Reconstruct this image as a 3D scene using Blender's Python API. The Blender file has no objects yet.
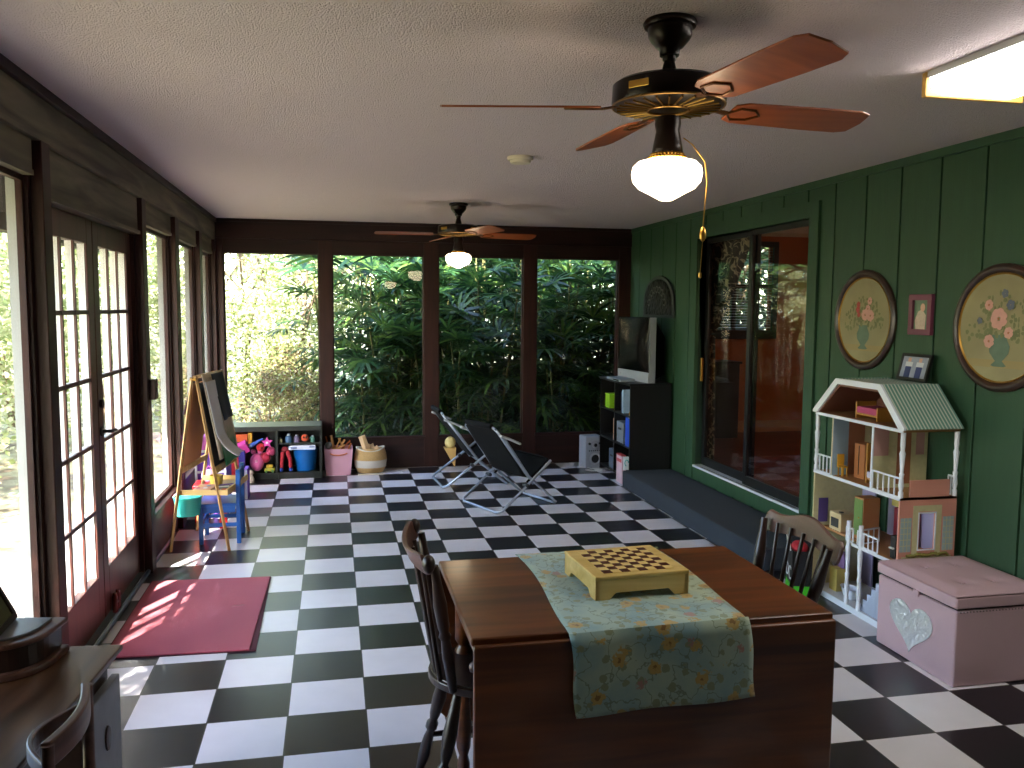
import bpy, bmesh, math, random
from mathutils import Vector, Matrix, Euler
C = bpy.context.scene.collection
scn = bpy.context.scene
random.seed(7)
PI = math.pi

# ------------------------------------------------------------------ camera
cam_d = bpy.data.cameras.new('camera'); cam = bpy.data.objects.new('camera', cam_d); C.objects.link(cam)
cam_d.sensor_fit = 'HORIZONTAL'; cam_d.sensor_width = 36.0; cam_d.lens = 851.91 / 1024 * 36
cam_d.clip_start = 0.05; cam_d.clip_end = 200
yaw, pitch, roll = 0.206905, -0.0885921, 0.00691512
_F = Vector((math.sin(yaw) * math.cos(pitch), math.cos(yaw) * math.cos(pitch), math.sin(pitch)))
_R0 = Vector((math.cos(yaw), -math.sin(yaw), 0)); _U0 = _R0.cross(_F)
_R = _R0 * math.cos(roll) + _U0 * math.sin(roll); _U = -_R0 * math.sin(roll) + _U0 * math.cos(roll)
_m = Matrix((( _R.x, _U.x, -_F.x, 0.80268), (_R.y, _U.y, -_F.y, -3.34611), (_R.z, _U.z, -_F.z, 1.61084), (0, 0, 0, 1)))
cam.matrix_world = _m
scn.camera = cam

# ------------------------------------------------------------------ world, sun, exposure
scn.view_settings.view_transform = 'Standard'; scn.view_settings.look = 'None'
scn.view_settings.gamma = 1.0; scn.view_settings.use_curve_mapping = False
scn.view_settings.exposure = -0.12
world = bpy.data.worlds.new('world'); scn.world = world; world.use_nodes = True
wn = world.node_tree; wn.nodes.clear()
sky = wn.nodes.new('ShaderNodeTexSky'); sky.sky_type = 'NISHITA'; sky.sun_disc = False
SUN_DIR = Vector((0.55, 1.04, -1.0)).normalized()
sky.sun_elevation = math.asin(-SUN_DIR.z); sky.sun_rotation = math.atan2(-SUN_DIR.x, -SUN_DIR.y)
sky.air_density = 1.0; sky.dust_density = 1.2; sky.ozone_density = 1.0
bg = wn.nodes.new('ShaderNodeBackground'); bg.inputs['Strength'].default_value = 3.0
wo = wn.nodes.new('ShaderNodeOutputWorld')
wn.links.new(sky.outputs[0], bg.inputs[0]); wn.links.new(bg.outputs[0], wo.inputs[0])
sun_d = bpy.data.lights.new('sun', 'SUN'); sun_d.energy = 46.0; sun_d.angle = math.radians(0.6); sun_d.color = (1.0, 0.93, 0.82)
sun = bpy.data.objects.new('sun', sun_d); C.objects.link(sun)
sun.rotation_euler = (-SUN_DIR).to_track_quat('Z', 'Y').to_euler(); sun.location = (-6, -10, 10)
GLOBE_E, TUBE_E = 13.0, 16.0
scn.cycles.max_bounces = 10; scn.cycles.diffuse_bounces = 5; scn.cycles.glossy_bounces = 4
scn.cycles.transparent_max_bounces = 16; scn.cycles.transmission_bounces = 4
scn.cycles.sample_clamp_indirect = 6.0; scn.cycles.caustics_reflective = False; scn.cycles.caustics_refractive = False

# ------------------------------------------------------------------ materials
def lin(h):
    if isinstance(h, (tuple, list)): return tuple(h[:3])
    h = h.lstrip('#'); o = []
    for i in (0, 2, 4):
        c = int(h[i:i + 2], 16) / 255
        o.append(c / 12.92 if c <= 0.04045 else ((c + 0.055) / 1.055) ** 2.4)
    return tuple(o)
def new_mat(name):
    m = bpy.data.materials.new(name); m.use_nodes = True; nt = m.node_tree
    b = nt.nodes['Principled BSDF']; return m, nt, b
def N(nt, t, **k):
    n = nt.nodes.new(t)
    for a, v in k.items(): setattr(n, a, v)
    return n
_cache = {}
def mat(name, col, rough=0.5, metal=0.0, var=0.12, vs=6.0, bump=0.0, bs=60.0, stretch=(1, 1, 1), spec=0.5, coat=0.0, emit=None, es=0.0, trans=0.0, sheen=0.0):
    """solid colour with soft noise variation and optional noise bump"""
    if name in _cache: return _cache[name]
    m, nt, b = new_mat(name); L = nt.links.new
    c = lin(col)
    b.inputs['Roughness'].default_value = rough; b.inputs['Metallic'].default_value = metal
    b.inputs['Specular IOR Level'].default_value = spec
    if coat: b.inputs['Coat Weight'].default_value = coat; b.inputs['Coat Roughness'].default_value = 0.08
    if sheen: b.inputs['Sheen Weight'].default_value = sheen
    if trans: b.inputs['Transmission Weight'].default_value = trans
    tc = N(nt, 'ShaderNodeTexCoord'); mp = N(nt, 'ShaderNodeMapping'); mp.inputs['Scale'].default_value = stretch
    L(tc.outputs['Object'], mp.inputs['Vector'])
    no = N(nt, 'ShaderNodeTexNoise'); no.inputs['Scale'].default_value = vs; no.inputs['Detail'].default_value = 4
    L(mp.outputs[0], no.inputs['Vector'])
    mx = N(nt, 'ShaderNodeMix', data_type='RGBA')
    mx.inputs[6].default_value = tuple(max(0, x * (1 - var)) for x in c) + (1,)
    mx.inputs[7].default_value = tuple(min(1, x * (1 + var)) for x in c) + (1,)
    L(no.outputs['Fac'], mx.inputs[0]); L(mx.outputs[2], b.inputs['Base Color'])
    if emit is not None:
        b.inputs['Emission Color'].default_value = lin(emit) + (1,); b.inputs['Emission Strength'].default_value = es
    if bump:
        n2 = N(nt, 'ShaderNodeTexNoise'); n2.inputs['Scale'].default_value = bs; n2.inputs['Detail'].default_value = 3
        L(mp.outputs[0], n2.inputs['Vector'])
        bp = N(nt, 'ShaderNodeBump'); bp.inputs['Strength'].default_value = bump; bp.inputs['Distance'].default_value = 0.01
        L(n2.outputs['Fac'], bp.inputs['Height']); L(bp.outputs[0], b.inputs['Normal'])
    _cache[name] = m; return m
def wood(name, dark, light, rough=0.35, axis='x', scale=1.0, coat=0.0, bump=0.06, spec=0.5):
    """long grain along the given object axis"""
    if name in _cache: return _cache[name]
    m, nt, b = new_mat(name); L = nt.links.new
    tc = N(nt, 'ShaderNodeTexCoord'); mp = N(nt, 'ShaderNodeMapping')
    s = {'x': (1.2, 14, 14), 'y': (14, 1.2, 14), 'z': (14, 14, 1.2)}[axis]
    mp.inputs['Scale'].default_value = tuple(v * scale for v in s); L(tc.outputs['Object'], mp.inputs['Vector'])
    no = N(nt, 'ShaderNodeTexNoise'); no.inputs['Scale'].default_value = 1.6; no.inputs['Detail'].default_value = 6; no.inputs['Distortion'].default_value = 0.6
    L(mp.outputs[0], no.inputs['Vector'])
    cr = N(nt, 'ShaderNodeValToRGB'); cr.color_ramp.elements[0].color = lin(dark) + (1,); cr.color_ramp.elements[1].color = lin(light) + (1,)
    cr.color_ramp.elements[0].position = 0.3; cr.color_ramp.elements[1].position = 0.72
    L(no.outputs['Fac'], cr.inputs[0]); L(cr.outputs[0], b.inputs['Base Color'])
    b.inputs['Roughness'].default_value = rough; b.inputs['Specular IOR Level'].default_value = spec
    if coat: b.inputs['Coat Weight'].default_value = coat; b.inputs['Coat Roughness'].default_value = 0.12
    if bump:
        bp = N(nt, 'ShaderNodeBump'); bp.inputs['Strength'].default_value = bump; bp.inputs['Distance'].default_value = 0.004
        L(no.outputs['Fac'], bp.inputs['Height']); L(bp.outputs[0], b.inputs['Normal'])
    _cache[name] = m; return m
def emis(name, col, s):
    if name in _cache: return _cache[name]
    m, nt, b = new_mat(name)
    b.inputs['Base Color'].default_value = lin(col) + (1,); b.inputs['Emission Color'].default_value = lin(col) + (1,)
    b.inputs['Emission Strength'].default_value = s; _cache[name] = m; return m
def glass_mat(name='window_glass', tint=(0.93, 0.95, 0.94), ior=1.5):
    if name in _cache: return _cache[name]
    m, nt, b = new_mat(name); nt.nodes.remove(b); L = nt.links.new
    out = nt.nodes['Material Output']
    tr = N(nt, 'ShaderNodeBsdfTransparent'); tr.inputs[0].default_value = tint + (1,)
    gl = N(nt, 'ShaderNodeBsdfGlossy'); gl.inputs['Roughness'].default_value = 0.0
    fr = N(nt, 'ShaderNodeFresnel'); ge = N(nt, 'ShaderNodeNewGeometry'); mr = N(nt, 'ShaderNodeMapRange')
    mr.inputs['To Min'].default_value = ior; mr.inputs['To Max'].default_value = 1 / ior; L(ge.outputs['Backfacing'], mr.inputs['Value']); L(mr.outputs[0], fr.inputs[0])
    mx = N(nt, 'ShaderNodeMixShader'); L(fr.outputs[0], mx.inputs[0]); L(tr.outputs[0], mx.inputs[1]); L(gl.outputs[0], mx.inputs[2]); L(mx.outputs[0], out.inputs[0])
    _cache[name] = m; return m
def leaf_mat(name, cols, rough=0.45, tl=0.35):
    """foliage: per-leaf colour from random per island, some light passing through"""
    if name in _cache: return _cache[name]
    m, nt, b = new_mat(name); L = nt.links.new; out = nt.nodes['Material Output']
    geo = N(nt, 'ShaderNodeNewGeometry'); cr = N(nt, 'ShaderNodeValToRGB')
    el = cr.color_ramp.elements
    el[0].color = lin(cols[0]) + (1,); el[1].color = lin(cols[-1]) + (1,)
    for i, c in enumerate(cols[1:-1]):
        e = el.new((i + 1) / (len(cols) - 1)); e.color = lin(c) + (1,)
    L(geo.outputs['Random Per Island'], cr.inputs[0]); L(cr.outputs[0], b.inputs['Base Color'])
    b.inputs['Roughness'].default_value = rough
    t = N(nt, 'ShaderNodeBsdfTranslucent'); L(cr.outputs[0], t.inputs[0])
    mx = N(nt, 'ShaderNodeMixShader'); mx.inputs[0].default_value = tl
    L(b.outputs[0], mx.inputs[1]); L(t.outputs[0], mx.inputs[2]); L(mx.outputs[0], out.inputs[0])
    _cache[name] = m; return m

# ------------------------------------------------------------------ mesh builder
OFF = {}
class MB:
    def __init__(s): s.v = []; s.f = []; s.mi = []; s.m = Matrix.Identity(4); s.cur = 0
    def at(s, loc=(0, 0, 0), rot=(0, 0, 0)): s.m = Matrix.Translation(loc) @ Euler(rot).to_matrix().to_4x4(); return s
    def add(s, vs, fs):
        o = len(s.v); s.v += [s.m @ Vector(p) for p in vs]
        for f in fs: s.f.append([o + i for i in f]); s.mi.append(s.cur)
        return s
    def col(s, i): s.cur = i; return s
    def box(s, x0, x1, y0, y1, z0, z1):
        v = [(x0, y0, z0), (x1, y0, z0), (x1, y1, z0), (x0, y1, z0), (x0, y0, z1), (x1, y0, z1), (x1, y1, z1), (x0, y1, z1)]
        return s.add(v, [(3, 2, 1, 0), (4, 5, 6, 7), (0, 1, 5, 4), (1, 2, 6, 5), (2, 3, 7, 6), (3, 0, 4, 7)])
    def cbox(s, cx, cy, cz, sx, sy, sz): return s.box(cx - sx / 2, cx + sx / 2, cy - sy / 2, cy + sy / 2, cz - sz / 2, cz + sz / 2)
    def tube(s, pts, r, n=8, closed=False, cap=True):
        """sweep a circle (radius number or list, or (ra,rb) ellipse) along pts"""
        P = [Vector(p) for p in pts]; K = len(P); rings = []
        up = None
        for i in range(K):
            a = P[(i - 1) % K] if (closed or i > 0) else P[0]
            b = P[(i + 1) % K] if (closed or i < K - 1) else P[-1]
            t = (b - a); t = t.normalized() if t.length > 1e-9 else Vector((0, 0, 1))
            if up is None:
                up = Vector((0, 0, 1)) if abs(t.z) < 0.9 else Vector((1, 0, 0))
            u = (up - t * up.dot(t)); u = u.normalized() if u.length > 1e-6 else t.orthogonal().normalized()
            w = t.cross(u); up = u
            rr = r[i] if isinstance(r, list) else r
            ra, rb = rr if isinstance(rr, tuple) else (rr, rr)
            rings.append([P[i] + u * math.cos(2 * PI * k / n) * ra + w * math.sin(2 * PI * k / n) * rb for k in range(n)])
        v = [q for ring in rings for q in ring]; f = []
        for i in range(K if closed else K - 1):
            j = (i + 1) % K
            for k in range(n): f.append((i * n + k, i * n + (k + 1) % n, j * n + (k + 1) % n, j * n + k))
        if cap and not closed:
            f.append(tuple(reversed(range(n)))); f.append(tuple((K - 1) * n + k for k in range(n)))
        return s.add(v, f)
    def cyl(s, p0, p1, r0, r1=None, n=16): return s.tube([p0, p1], [r0, r0 if r1 is None else r1], n)
    def lathe(s, prof, n=24, c=(0, 0, 0), a=1.0, b=1.0):
        """profile (r,z) turned about z through c; a,b stretch x,y"""
        K = len(prof); v = []; f = []
        for r, z in prof:
            for k in range(n): v.append((c[0] + r * a * math.cos(2 * PI * k / n), c[1] + r * b * math.sin(2 * PI * k / n), c[2] + z))
        for i in range(K - 1):
            for k in range(n): f.append((i * n + k, i * n + (k + 1) % n, (i + 1) * n + (k + 1) % n, (i + 1) * n + k))
        if prof[0][0] > 1e-6: f.append(tuple(reversed(range(n))))
        if prof[-1][0] > 1e-6: f.append(tuple((K - 1) * n + k for k in range(n)))
        return s.add(v, f)
    def ball(s, c, rx, ry=None, rz=None, n=14, m=9):
        ry = rx if ry is None else ry; rz = rx if rz is None else rz
        v = []; f = []
        for i in range(m + 1):
            th = PI * i / m
            for k in range(n): v.append((c[0] + rx * math.sin(th) * math.cos(2 * PI * k / n), c[1] + ry * math.sin(th) * math.sin(2 * PI * k / n), c[2] - rz * math.cos(th)))
        for i in range(m):
            for k in range(n): f.append((i * n + k, i * n + (k + 1) % n, (i + 1) * n + (k + 1) % n, (i + 1) * n + k))
        return s.add(v, f)
    def prism(s, poly, axis, d0, d1):
        """poly of 2-D points extruded along axis: x -> (y,z), y -> (x,z), z -> (x,y)"""
        def P(p, d): return {'x': (d, p[0], p[1]), 'y': (p[0], d, p[1]), 'z': (p[0], p[1], d)}[axis]
        n = len(poly); v = [P(p, d0) for p in poly] + [P(p, d1) for p in poly]
        f = [tuple(range(n)), tuple(range(2 * n - 1, n - 1, -1))] + [(i, i + n, (i + 1) % n + n, (i + 1) % n) for i in range(n)]
        return s.add(v, f)
    def grid(s, fn, nu, nv):
        v = [fn(i / nu, j / nv) for j in range(nv + 1) for i in range(nu + 1)]
        f = [(j * (nu + 1) + i, j * (nu + 1) + i + 1, (j + 1) * (nu + 1) + i + 1, (j + 1) * (nu + 1) + i) for j in range(nv) for i in range(nu)]
        return s.add(v, f)
    def build(s, name, m, parent=None, smooth=False, bevel=0.0, seg=2, org=None, solid=0.0, sub=0):
        me = bpy.data.meshes.new(name)
        off = OFF.get(parent.name, Vector()) if parent else Vector(org or (0, 0, 0))
        me.from_pydata([v - off for v in s.v], [], s.f)
        for x in (m if isinstance(m, (list, tuple)) else [m]): me.materials.append(x)
        if max(s.mi or [0]) > 0: me.polygons.foreach_set('material_index', s.mi)
        bm = bmesh.new(); bm.from_mesh(me)
        if len(bm.verts) < 60000 and smooth != 'leaf': bmesh.ops.remove_doubles(bm, verts=bm.verts, dist=1e-5); bmesh.ops.recalc_face_normals(bm, faces=bm.faces)
        bm.to_mesh(me); bm.free()
        if smooth and smooth != 'leaf':
            for p in me.polygons: p.use_smooth = True
            try: me.set_sharp_from_angle(angle=math.radians(50))
            except Exception: pass
        o = bpy.data.objects.new(name, me); C.objects.link(o)
        if parent: o.parent = parent; OFF[o.name] = off
        elif org: o.location = org; OFF[o.name] = off
        if solid:
            md = o.modifiers.new('solid', 'SOLIDIFY'); md.thickness = solid; md.offset = 0
        if bevel:
            md = o.modifiers.new('bevel', 'BEVEL'); md.width = bevel; md.segments = seg; md.limit_method = 'ANGLE'; md.angle_limit = math.radians(40)
            md.harden_normals = False
        if sub:
            md = o.modifiers.new('sub', 'SUBSURF'); md.levels = sub; md.render_levels = sub
        return o
def tag(o, label, cat, group=None, kind=None):
    o['label'] = label; o['category'] = cat
    if group: o['group'] = group
    if kind: o['kind'] = kind
    return o
def thing(name, label, cat, loc=(0, 0, 0), rz=0.0, group=None, local=False):
    """Empty at the thing's base.  local=False: its parts are modelled in world coordinates"""
    o = bpy.data.objects.new(name, None); C.objects.link(o); o.empty_display_size = 0.1
    o.location = loc; o.rotation_euler = (0, 0, rz)
    OFF[o.name] = Vector((0, 0, 0)) if local else Vector(loc)
    return tag(o, label, cat, group)
def struct_root(name, loc=(0, 0, 0)):
    o = bpy.data.objects.new(name, None); C.objects.link(o); o.location = loc; OFF[o.name] = Vector(loc); o['kind'] = 'structure'; return o
def struct(o): o['kind'] = 'structure'; return o
def turn(o, pivot, ang):
    """swing a finished top-level thing about a vertical line through pivot"""
    p = Vector((pivot[0], pivot[1], 0)); o.location = p + Matrix.Rotation(ang, 3, 'Z') @ (o.location - p); o.rotation_euler.rotate(Matrix.Rotation(ang, 3, 'Z'))
def copy_thing(root, loc, rz=None, label=None, scale=None):
    r = root.copy(); C.objects.link(r); r.location = loc
    if rz is not None: r.rotation_euler = (0, 0, rz)
    if scale is not None: r.scale = (scale, scale, scale) if not isinstance(scale, tuple) else scale
    if label: r['label'] = label
    for ch in list(root.children):
        c = ch.copy(); C.objects.link(c); c.parent = r
        for g in ch.children:
            d = g.copy(); C.objects.link(d); d.parent = c
    return r

# ------------------------------------------------------------------ setting materials
T = 0.3048
def floor_material():
    m, nt, b = new_mat('checker_tiles'); L = nt.links.new
    tc = N(nt, 'ShaderNodeTexCoord'); sp = N(nt, 'ShaderNodeSeparateXYZ'); L(tc.outputs['Object'], sp.inputs[0])
    def M(op, a, bb=None, c=None):
        n = N(nt, 'ShaderNodeMath', operation=op)
        for i, x in enumerate((a, bb, c)):
            if x is None: continue
            if isinstance(x, (int, float)): n.inputs[i].default_value = x
            else: L(x, n.inputs[i])
        return n.outputs[0]
    u = M('DIVIDE', sp.outputs[0], T); v = M('DIVIDE', sp.outputs[1], T)
    fu = M('FLOOR', u); fv = M('FLOOR', v)
    par = M('FLOORED_MODULO', M('ADD', fu, fv), 2.0)          # 1 -> dark
    du = M('ABSOLUTE', M('SUBTRACT', M('FRACT', u), 0.5)); dv = M('ABSOLUTE', M('SUBTRACT', M('FRACT', v), 0.5))
    seam = M('GREATER_THAN', M('MAXIMUM', du, dv), 0.4905)
    cb = N(nt, 'ShaderNodeCombineXYZ'); L(fu, cb.inputs[0]); L(fv, cb.inputs[1])
    wh = N(nt, 'ShaderNodeTexWhiteNoise', noise_dimensions='3D'); L(cb.outputs[0], wh.inputs['Vector'])
    no = N(nt, 'ShaderNodeTexNoise'); no.inputs['Scale'].default_value = 9; no.inputs['Detail'].default_value = 5; L(tc.outputs['Object'], no.inputs['Vector'])
    vv = M('ADD', M('MULTIPLY', wh.outputs[0], 0.10), M('MULTIPLY', no.outputs['Fac'], 0.10))
    lightc = N(nt, 'ShaderNodeMix', data_type='RGBA'); lightc.inputs[6].default_value = (0.62, 0.59, 0.62, 1); lightc.inputs[7].default_value = (0.82, 0.79, 0.83, 1)
    L(M('MULTIPLY', vv, 5.0), lightc.inputs[0])
    darkc = N(nt, 'ShaderNodeMix', data_type='RGBA'); darkc.inputs[6].default_value = (0.006, 0.005, 0.008, 1); darkc.inputs[7].default_value = (0.012, 0.010, 0.014, 1)
    L(M('MULTIPLY', vv, 5.0), darkc.inputs[0])
    a = N(nt, 'ShaderNodeMix', data_type='RGBA'); L(par, a.inputs[0]); L(lightc.outputs[2], a.inputs[6]); L(darkc.outputs[2], a.inputs[7])
    g = N(nt, 'ShaderNodeMix', data_type='RGBA'); L(seam, g.inputs[0]); L(a.outputs[2], g.inputs[6]); g.inputs[7].default_value = (0.03, 0.028, 0.026, 1)
    L(g.outputs[2], b.inputs['Base Color'])
    n2 = N(nt, 'ShaderNodeTexNoise'); n2.inputs['Scale'].default_value = 35; n2.inputs['Detail'].default_value = 4; L(tc.outputs['Object'], n2.inputs['Vector'])
    L(M('ADD', M('MULTIPLY', n2.outputs['Fac'], 0.05), 0.27), b.inputs['Roughness'])
    hgt = M('ADD', M('MULTIPLY', seam, -1.0), M('MULTIPLY', no.outputs['Fac'], 0.1))
    bp = N(nt, 'ShaderNodeBump'); bp.inputs['Strength'].default_value = 0.25; bp.inputs['Distance'].default_value = 0.002
    L(hgt, bp.inputs['Height']); L(bp.outputs[0], b.inputs['Normal'])
    b.inputs['Specular IOR Level'].default_value = 0.6
    return m
def ceiling_material():
    m, nt, b = new_mat('popcorn_ceiling'); L = nt.links.new
    tc = N(nt, 'ShaderNodeTexCoord')
    a = N(nt, 'ShaderNodeTexNoise'); a.inputs['Scale'].default_value = 120; a.inputs['Detail'].default_value = 3; a.inputs['Roughness'].default_value = 0.6
    v = N(nt, 'ShaderNodeTexVoronoi'); v.inputs['Scale'].default_value = 160
    L(tc.outputs['Object'], a.inputs['Vector']); L(tc.outputs['Object'], v.inputs['Vector'])
    ad = N(nt, 'ShaderNodeMath', operation='SUBTRACT'); L(a.outputs['Fac'], ad.inputs[0]); L(v.outputs['Distance'], ad.inputs[1])
    bp = N(nt, 'ShaderNodeBump'); bp.inputs['Strength'].default_value = 1.0; bp.inputs['Distance'].default_value = 0.006
    L(ad.outputs[0], bp.inputs['Height']); L(bp.outputs[0], b.inputs['Normal'])
    b.inputs['Base Color'].default_value = (0.72, 0.615, 0.655, 1); b.inputs['Roughness'].default_value = 0.95; b.inputs['Specular IOR Level'].default_value = 0.1
    return m
M_floor = floor_material(); M_ceil = ceiling_material()
W_brown = wood('brown_frame_wood', '#1f0c08', '#371a13', 0.5, 'z', 0.8, spec=.3)
W_brownx = wood('brown_frame_wood_level', '#1a0a07', '#2c1510', 0.5, 'x', 0.8, spec=.3)
W_greyy = wood('weathered_grey_brown_wood', '#3f3a2e', '#7d745e', 0.75, 'y', 0.6, bump=0.3)
W_door = wood('red_brown_door_wood', '#3a1c17', '#552c23', 0.42, 'z', 0.8)
M_white_ext = mat('white_exterior_paint', '#a3a6a2', 0.6, var=0.06)
M_green = None
def green_material():
    m, nt, b = new_mat('green_board_paint'); L = nt.links.new
    tc = N(nt, 'ShaderNodeTexCoord'); mp = N(nt, 'ShaderNodeMapping'); mp.inputs['Scale'].default_value = (6, 6, 0.8); L(tc.outputs['Object'], mp.inputs[0])
    no = N(nt, 'ShaderNodeTexNoise'); no.inputs['Scale'].default_value = 4; no.inputs['Detail'].default_value = 6; L(mp.outputs[0], no.inputs['Vector'])
    cr = N(nt, 'ShaderNodeValToRGB'); cr.color_ramp.elements[0].color = lin('#26402b') + (1,); cr.color_ramp.elements[1].color = lin('#305037') + (1,)
    L(no.outputs['Fac'], cr.inputs[0]); L(cr.outputs[0], b.inputs['Base Color']); b.inputs['Roughness'].default_value = 0.5; b.inputs['Specular IOR Level'].default_value = 0.35
    w = N(nt, 'ShaderNodeTexNoise'); w.inputs['Scale'].default_value = 14; mp2 = N(nt, 'ShaderNodeMapping'); mp2.inputs['Scale'].default_value = (8, 8, 0.6); L(tc.outputs['Object'], mp2.inputs[0]); L(mp2.outputs[0], w.inputs['Vector'])
    bp = N(nt, 'ShaderNodeBump'); bp.inputs['Strength'].default_value = 0.25; bp.inputs['Distance'].default_value = 0.004; L(w.outputs['Fac'], bp.inputs['Height']); L(bp.outputs[0], b.inputs['Normal'])
    return m
M_green = green_material()
GL = glass_mat(ior=1.4); GLs = glass_mat('side_glass', (0.97, 0.97, 0.97), 1.2)
M_black_metal = mat('black_metal', '#0c0c0d', 0.4, 0.0, spec=0.6)
M_silver = mat('silver_metal', '#b4b8bd', 0.35, 1.0, var=0.04)
Y0, YB, XL, XR, ZC = -4.6, 5.2, -0.28, 3.86, 2.44

# ------------------------------------------------------------------ floor, ceiling, roof, ground
struct(MB().box(-0.31, XR + 0.02, Y0, YB + 0.1, -0.10, 0).build('floor', M_floor))
struct(MB().box(-0.46, XR + 0.1, Y0, YB + 0.12, ZC, ZC + 0.08).build('ceiling', M_ceil))
M_roof = mat('roof_shingles', '#5a5550', 0.9)
rf = MB(); rf.box(-1.15, XR + 0.15, Y0 - 0.7, 6.0, ZC + 0.09, ZC + 0.3)
rf.prism([(XR + 0.15, 2.62), (12, 2.62), (12, 3.2), (8, 4.9), (XR + 0.15, 3.0)], 'y', Y0 - 0.7, 6.4)
struct(rf.build('roof', M_roof))
so = MB().box(-1.12, -0.47, Y0, 5.9, 2.46, 2.51); so.box(-0.46, XR, 5.33, 5.95, 2.46, 2.51)
struct(so.build('trim_soffit', M_white_ext))
struct(MB().box(-1.12, -1.04, Y0, 5.95, 2.04, 2.46).build('trim_eave_beam', W_brownx))
M_conc = mat('pale_concrete', '#8f8b82', 0.8, var=0.08, bump=0.2)
struct(MB().box(-1.25, -0.47, -8, 5.2, -0.2, -0.10).build('path', M_conc))
def ground_mat():
    m, nt, b = new_mat('garden_ground'); L = nt.links.new
    tc = N(nt, 'ShaderNodeTexCoord'); no = N(nt, 'ShaderNodeTexNoise'); no.inputs['Scale'].default_value = 3.0; no.inputs['Detail'].default_value = 8
    L(tc.outputs['Object'], no.inputs['Vector']); cr = N(nt, 'ShaderNodeValToRGB')
    e = cr.color_ramp.elements; e[0].color = lin('#5a4a34') + (1,); e[1].color = lin('#9b9874') + (1,); e[0].position = .38; e[1].position = .6
    L(no.outputs['Fac'], cr.inputs[0]); L(cr.outputs[0], b.inputs['Base Color']); b.inputs['Roughness'].default_value = 0.95
    return m
struct(MB().box(-40, 40, -30, 60, -0.4, -0.14).build('ground', ground_mat()))

# ------------------------------------------------------------------ left wall (posts, boards) -- window wall onto the garden
wl = struct_root('wall_left', (XL, 0, 0))
OPEN = [(-4.05, -3.0), (-2.9, -1.85), (-1.75, -0.75), (-0.65, 0.24), (0.40, 1.99), (2.16, 3.06), (3.27, 4.18), (4.38, 5.12)]
edges = [Y0] + [v for o in OPEN for v in o] + [YB + 0.1]
for i in range(0, len(edges), 2):
    a, b = edges[i], edges[i + 1]
    aa, bb = (a + 0.03, b - 0.03) if b - a > 0.16 else (a, b)
    MB().box(-0.35, XL, aa, bb, 0, 2.24).build('post', W_brown, wl, bevel=0.004)
    MB().box(-0.36, -0.325, a, b, 0, 2.24).build('jamb', W_brown, wl)
    MB().box(-0.40, -0.361, a - 0.005, b + 0.005, -0.15, 2.46).build('outer_post', M_white_ext, wl)
MB().box(-0.34, XL, Y0, YB, 2.235, 2.40).build('fascia_board', W_greyy, wl, bevel=0.005)
MB().box(-0.34, XL + 0.018, Y0, YB, 2.40, ZC).build('crown_strip', W_brownx, wl, bevel=0.003)
for k, (a, b) in enumerate(OPEN):
    if k == 4:
        MB().box(-0.345, -0.305, a - .02, b + .02, 2.04, 2.24).build('header_panel', W_greyy, wl)
        MB().box(-0.36, -0.29, a - .02, b + .02, 2.025, 2.045).build('header_strip', W_greyy, wl)
        MB().box(-0.47, -0.32, a, b, -0.12, 0.02).build('threshold', mat('dark_threshold', '#1d1a19', 0.6), wl)
        continue
    MB().box(-0.345, -0.305, a, b, 2.12, 2.24).build('header_panel', W_greyy, wl)
    MB().box(-0.36, -0.30, a, b, 2.10, 2.12).build('header_strip', W_greyy, wl)
    MB().box(-0.35, -0.31, a, b, 0.0, 0.30).build('lower_panel', W_brownx, wl)
    MB().box(-0.37, -0.295, a, b, 0.29, 0.315).build('sill', W_brownx, wl, bevel=0.004)
    MB().box(-0.40, -0.36, a, b, -0.15, 0.28).build('outer_panel', M_white_ext, wl)
MB().box(-0.40, -0.361, Y0, YB + .1, 2.12, 2.46).build('outer_header', M_white_ext, wl)
# sliding screen rail along the doorway floor
MB().tube([(-0.305, 0.3, 0.014), (-0.305, 2.9, 0.014)], 0.013, 8).build('floor_rail', mat('bluish_metal_rail', '#56606e', 0.35, 0.8), wl, smooth=True)
# windows of the left wall
nwin = 0
for k in (0, 1): MB().box(-0.36, -0.33, OPEN[k][0], OPEN[k][1], 0.3, 2.12).build('rear_light_block', W_brown, wl)  # added behind the camera: closes two openings to cut the light from there
def window_x(a, b):
    global nwin; nwin += 1
    w = struct_root('window_%d' % nwin, (-0.35, (a + b) / 2, 0.31))
    f = MB(); z0, z1, x0, x1, t = 0.315, 2.10, -0.362, -0.338, 0.022
    f.box(x0, x1, a, a + t, z0, z1).box(x0, x1, b - t, b, z0, z1).box(x0, x1, a + t, b - t, z0, z0 + t).box(x0, x1, a + t, b - t, z1 - t, z1)
    f.build('window_frame', W_brown, w)
    MB().box(-0.352, -0.348, a + t, b - t, z0 + t, z1 - t).build('pane', GLs, w)
for k, (a, b) in enumerate(OPEN):
    if k in (3, 5, 6, 7): window_x(a, b)
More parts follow.
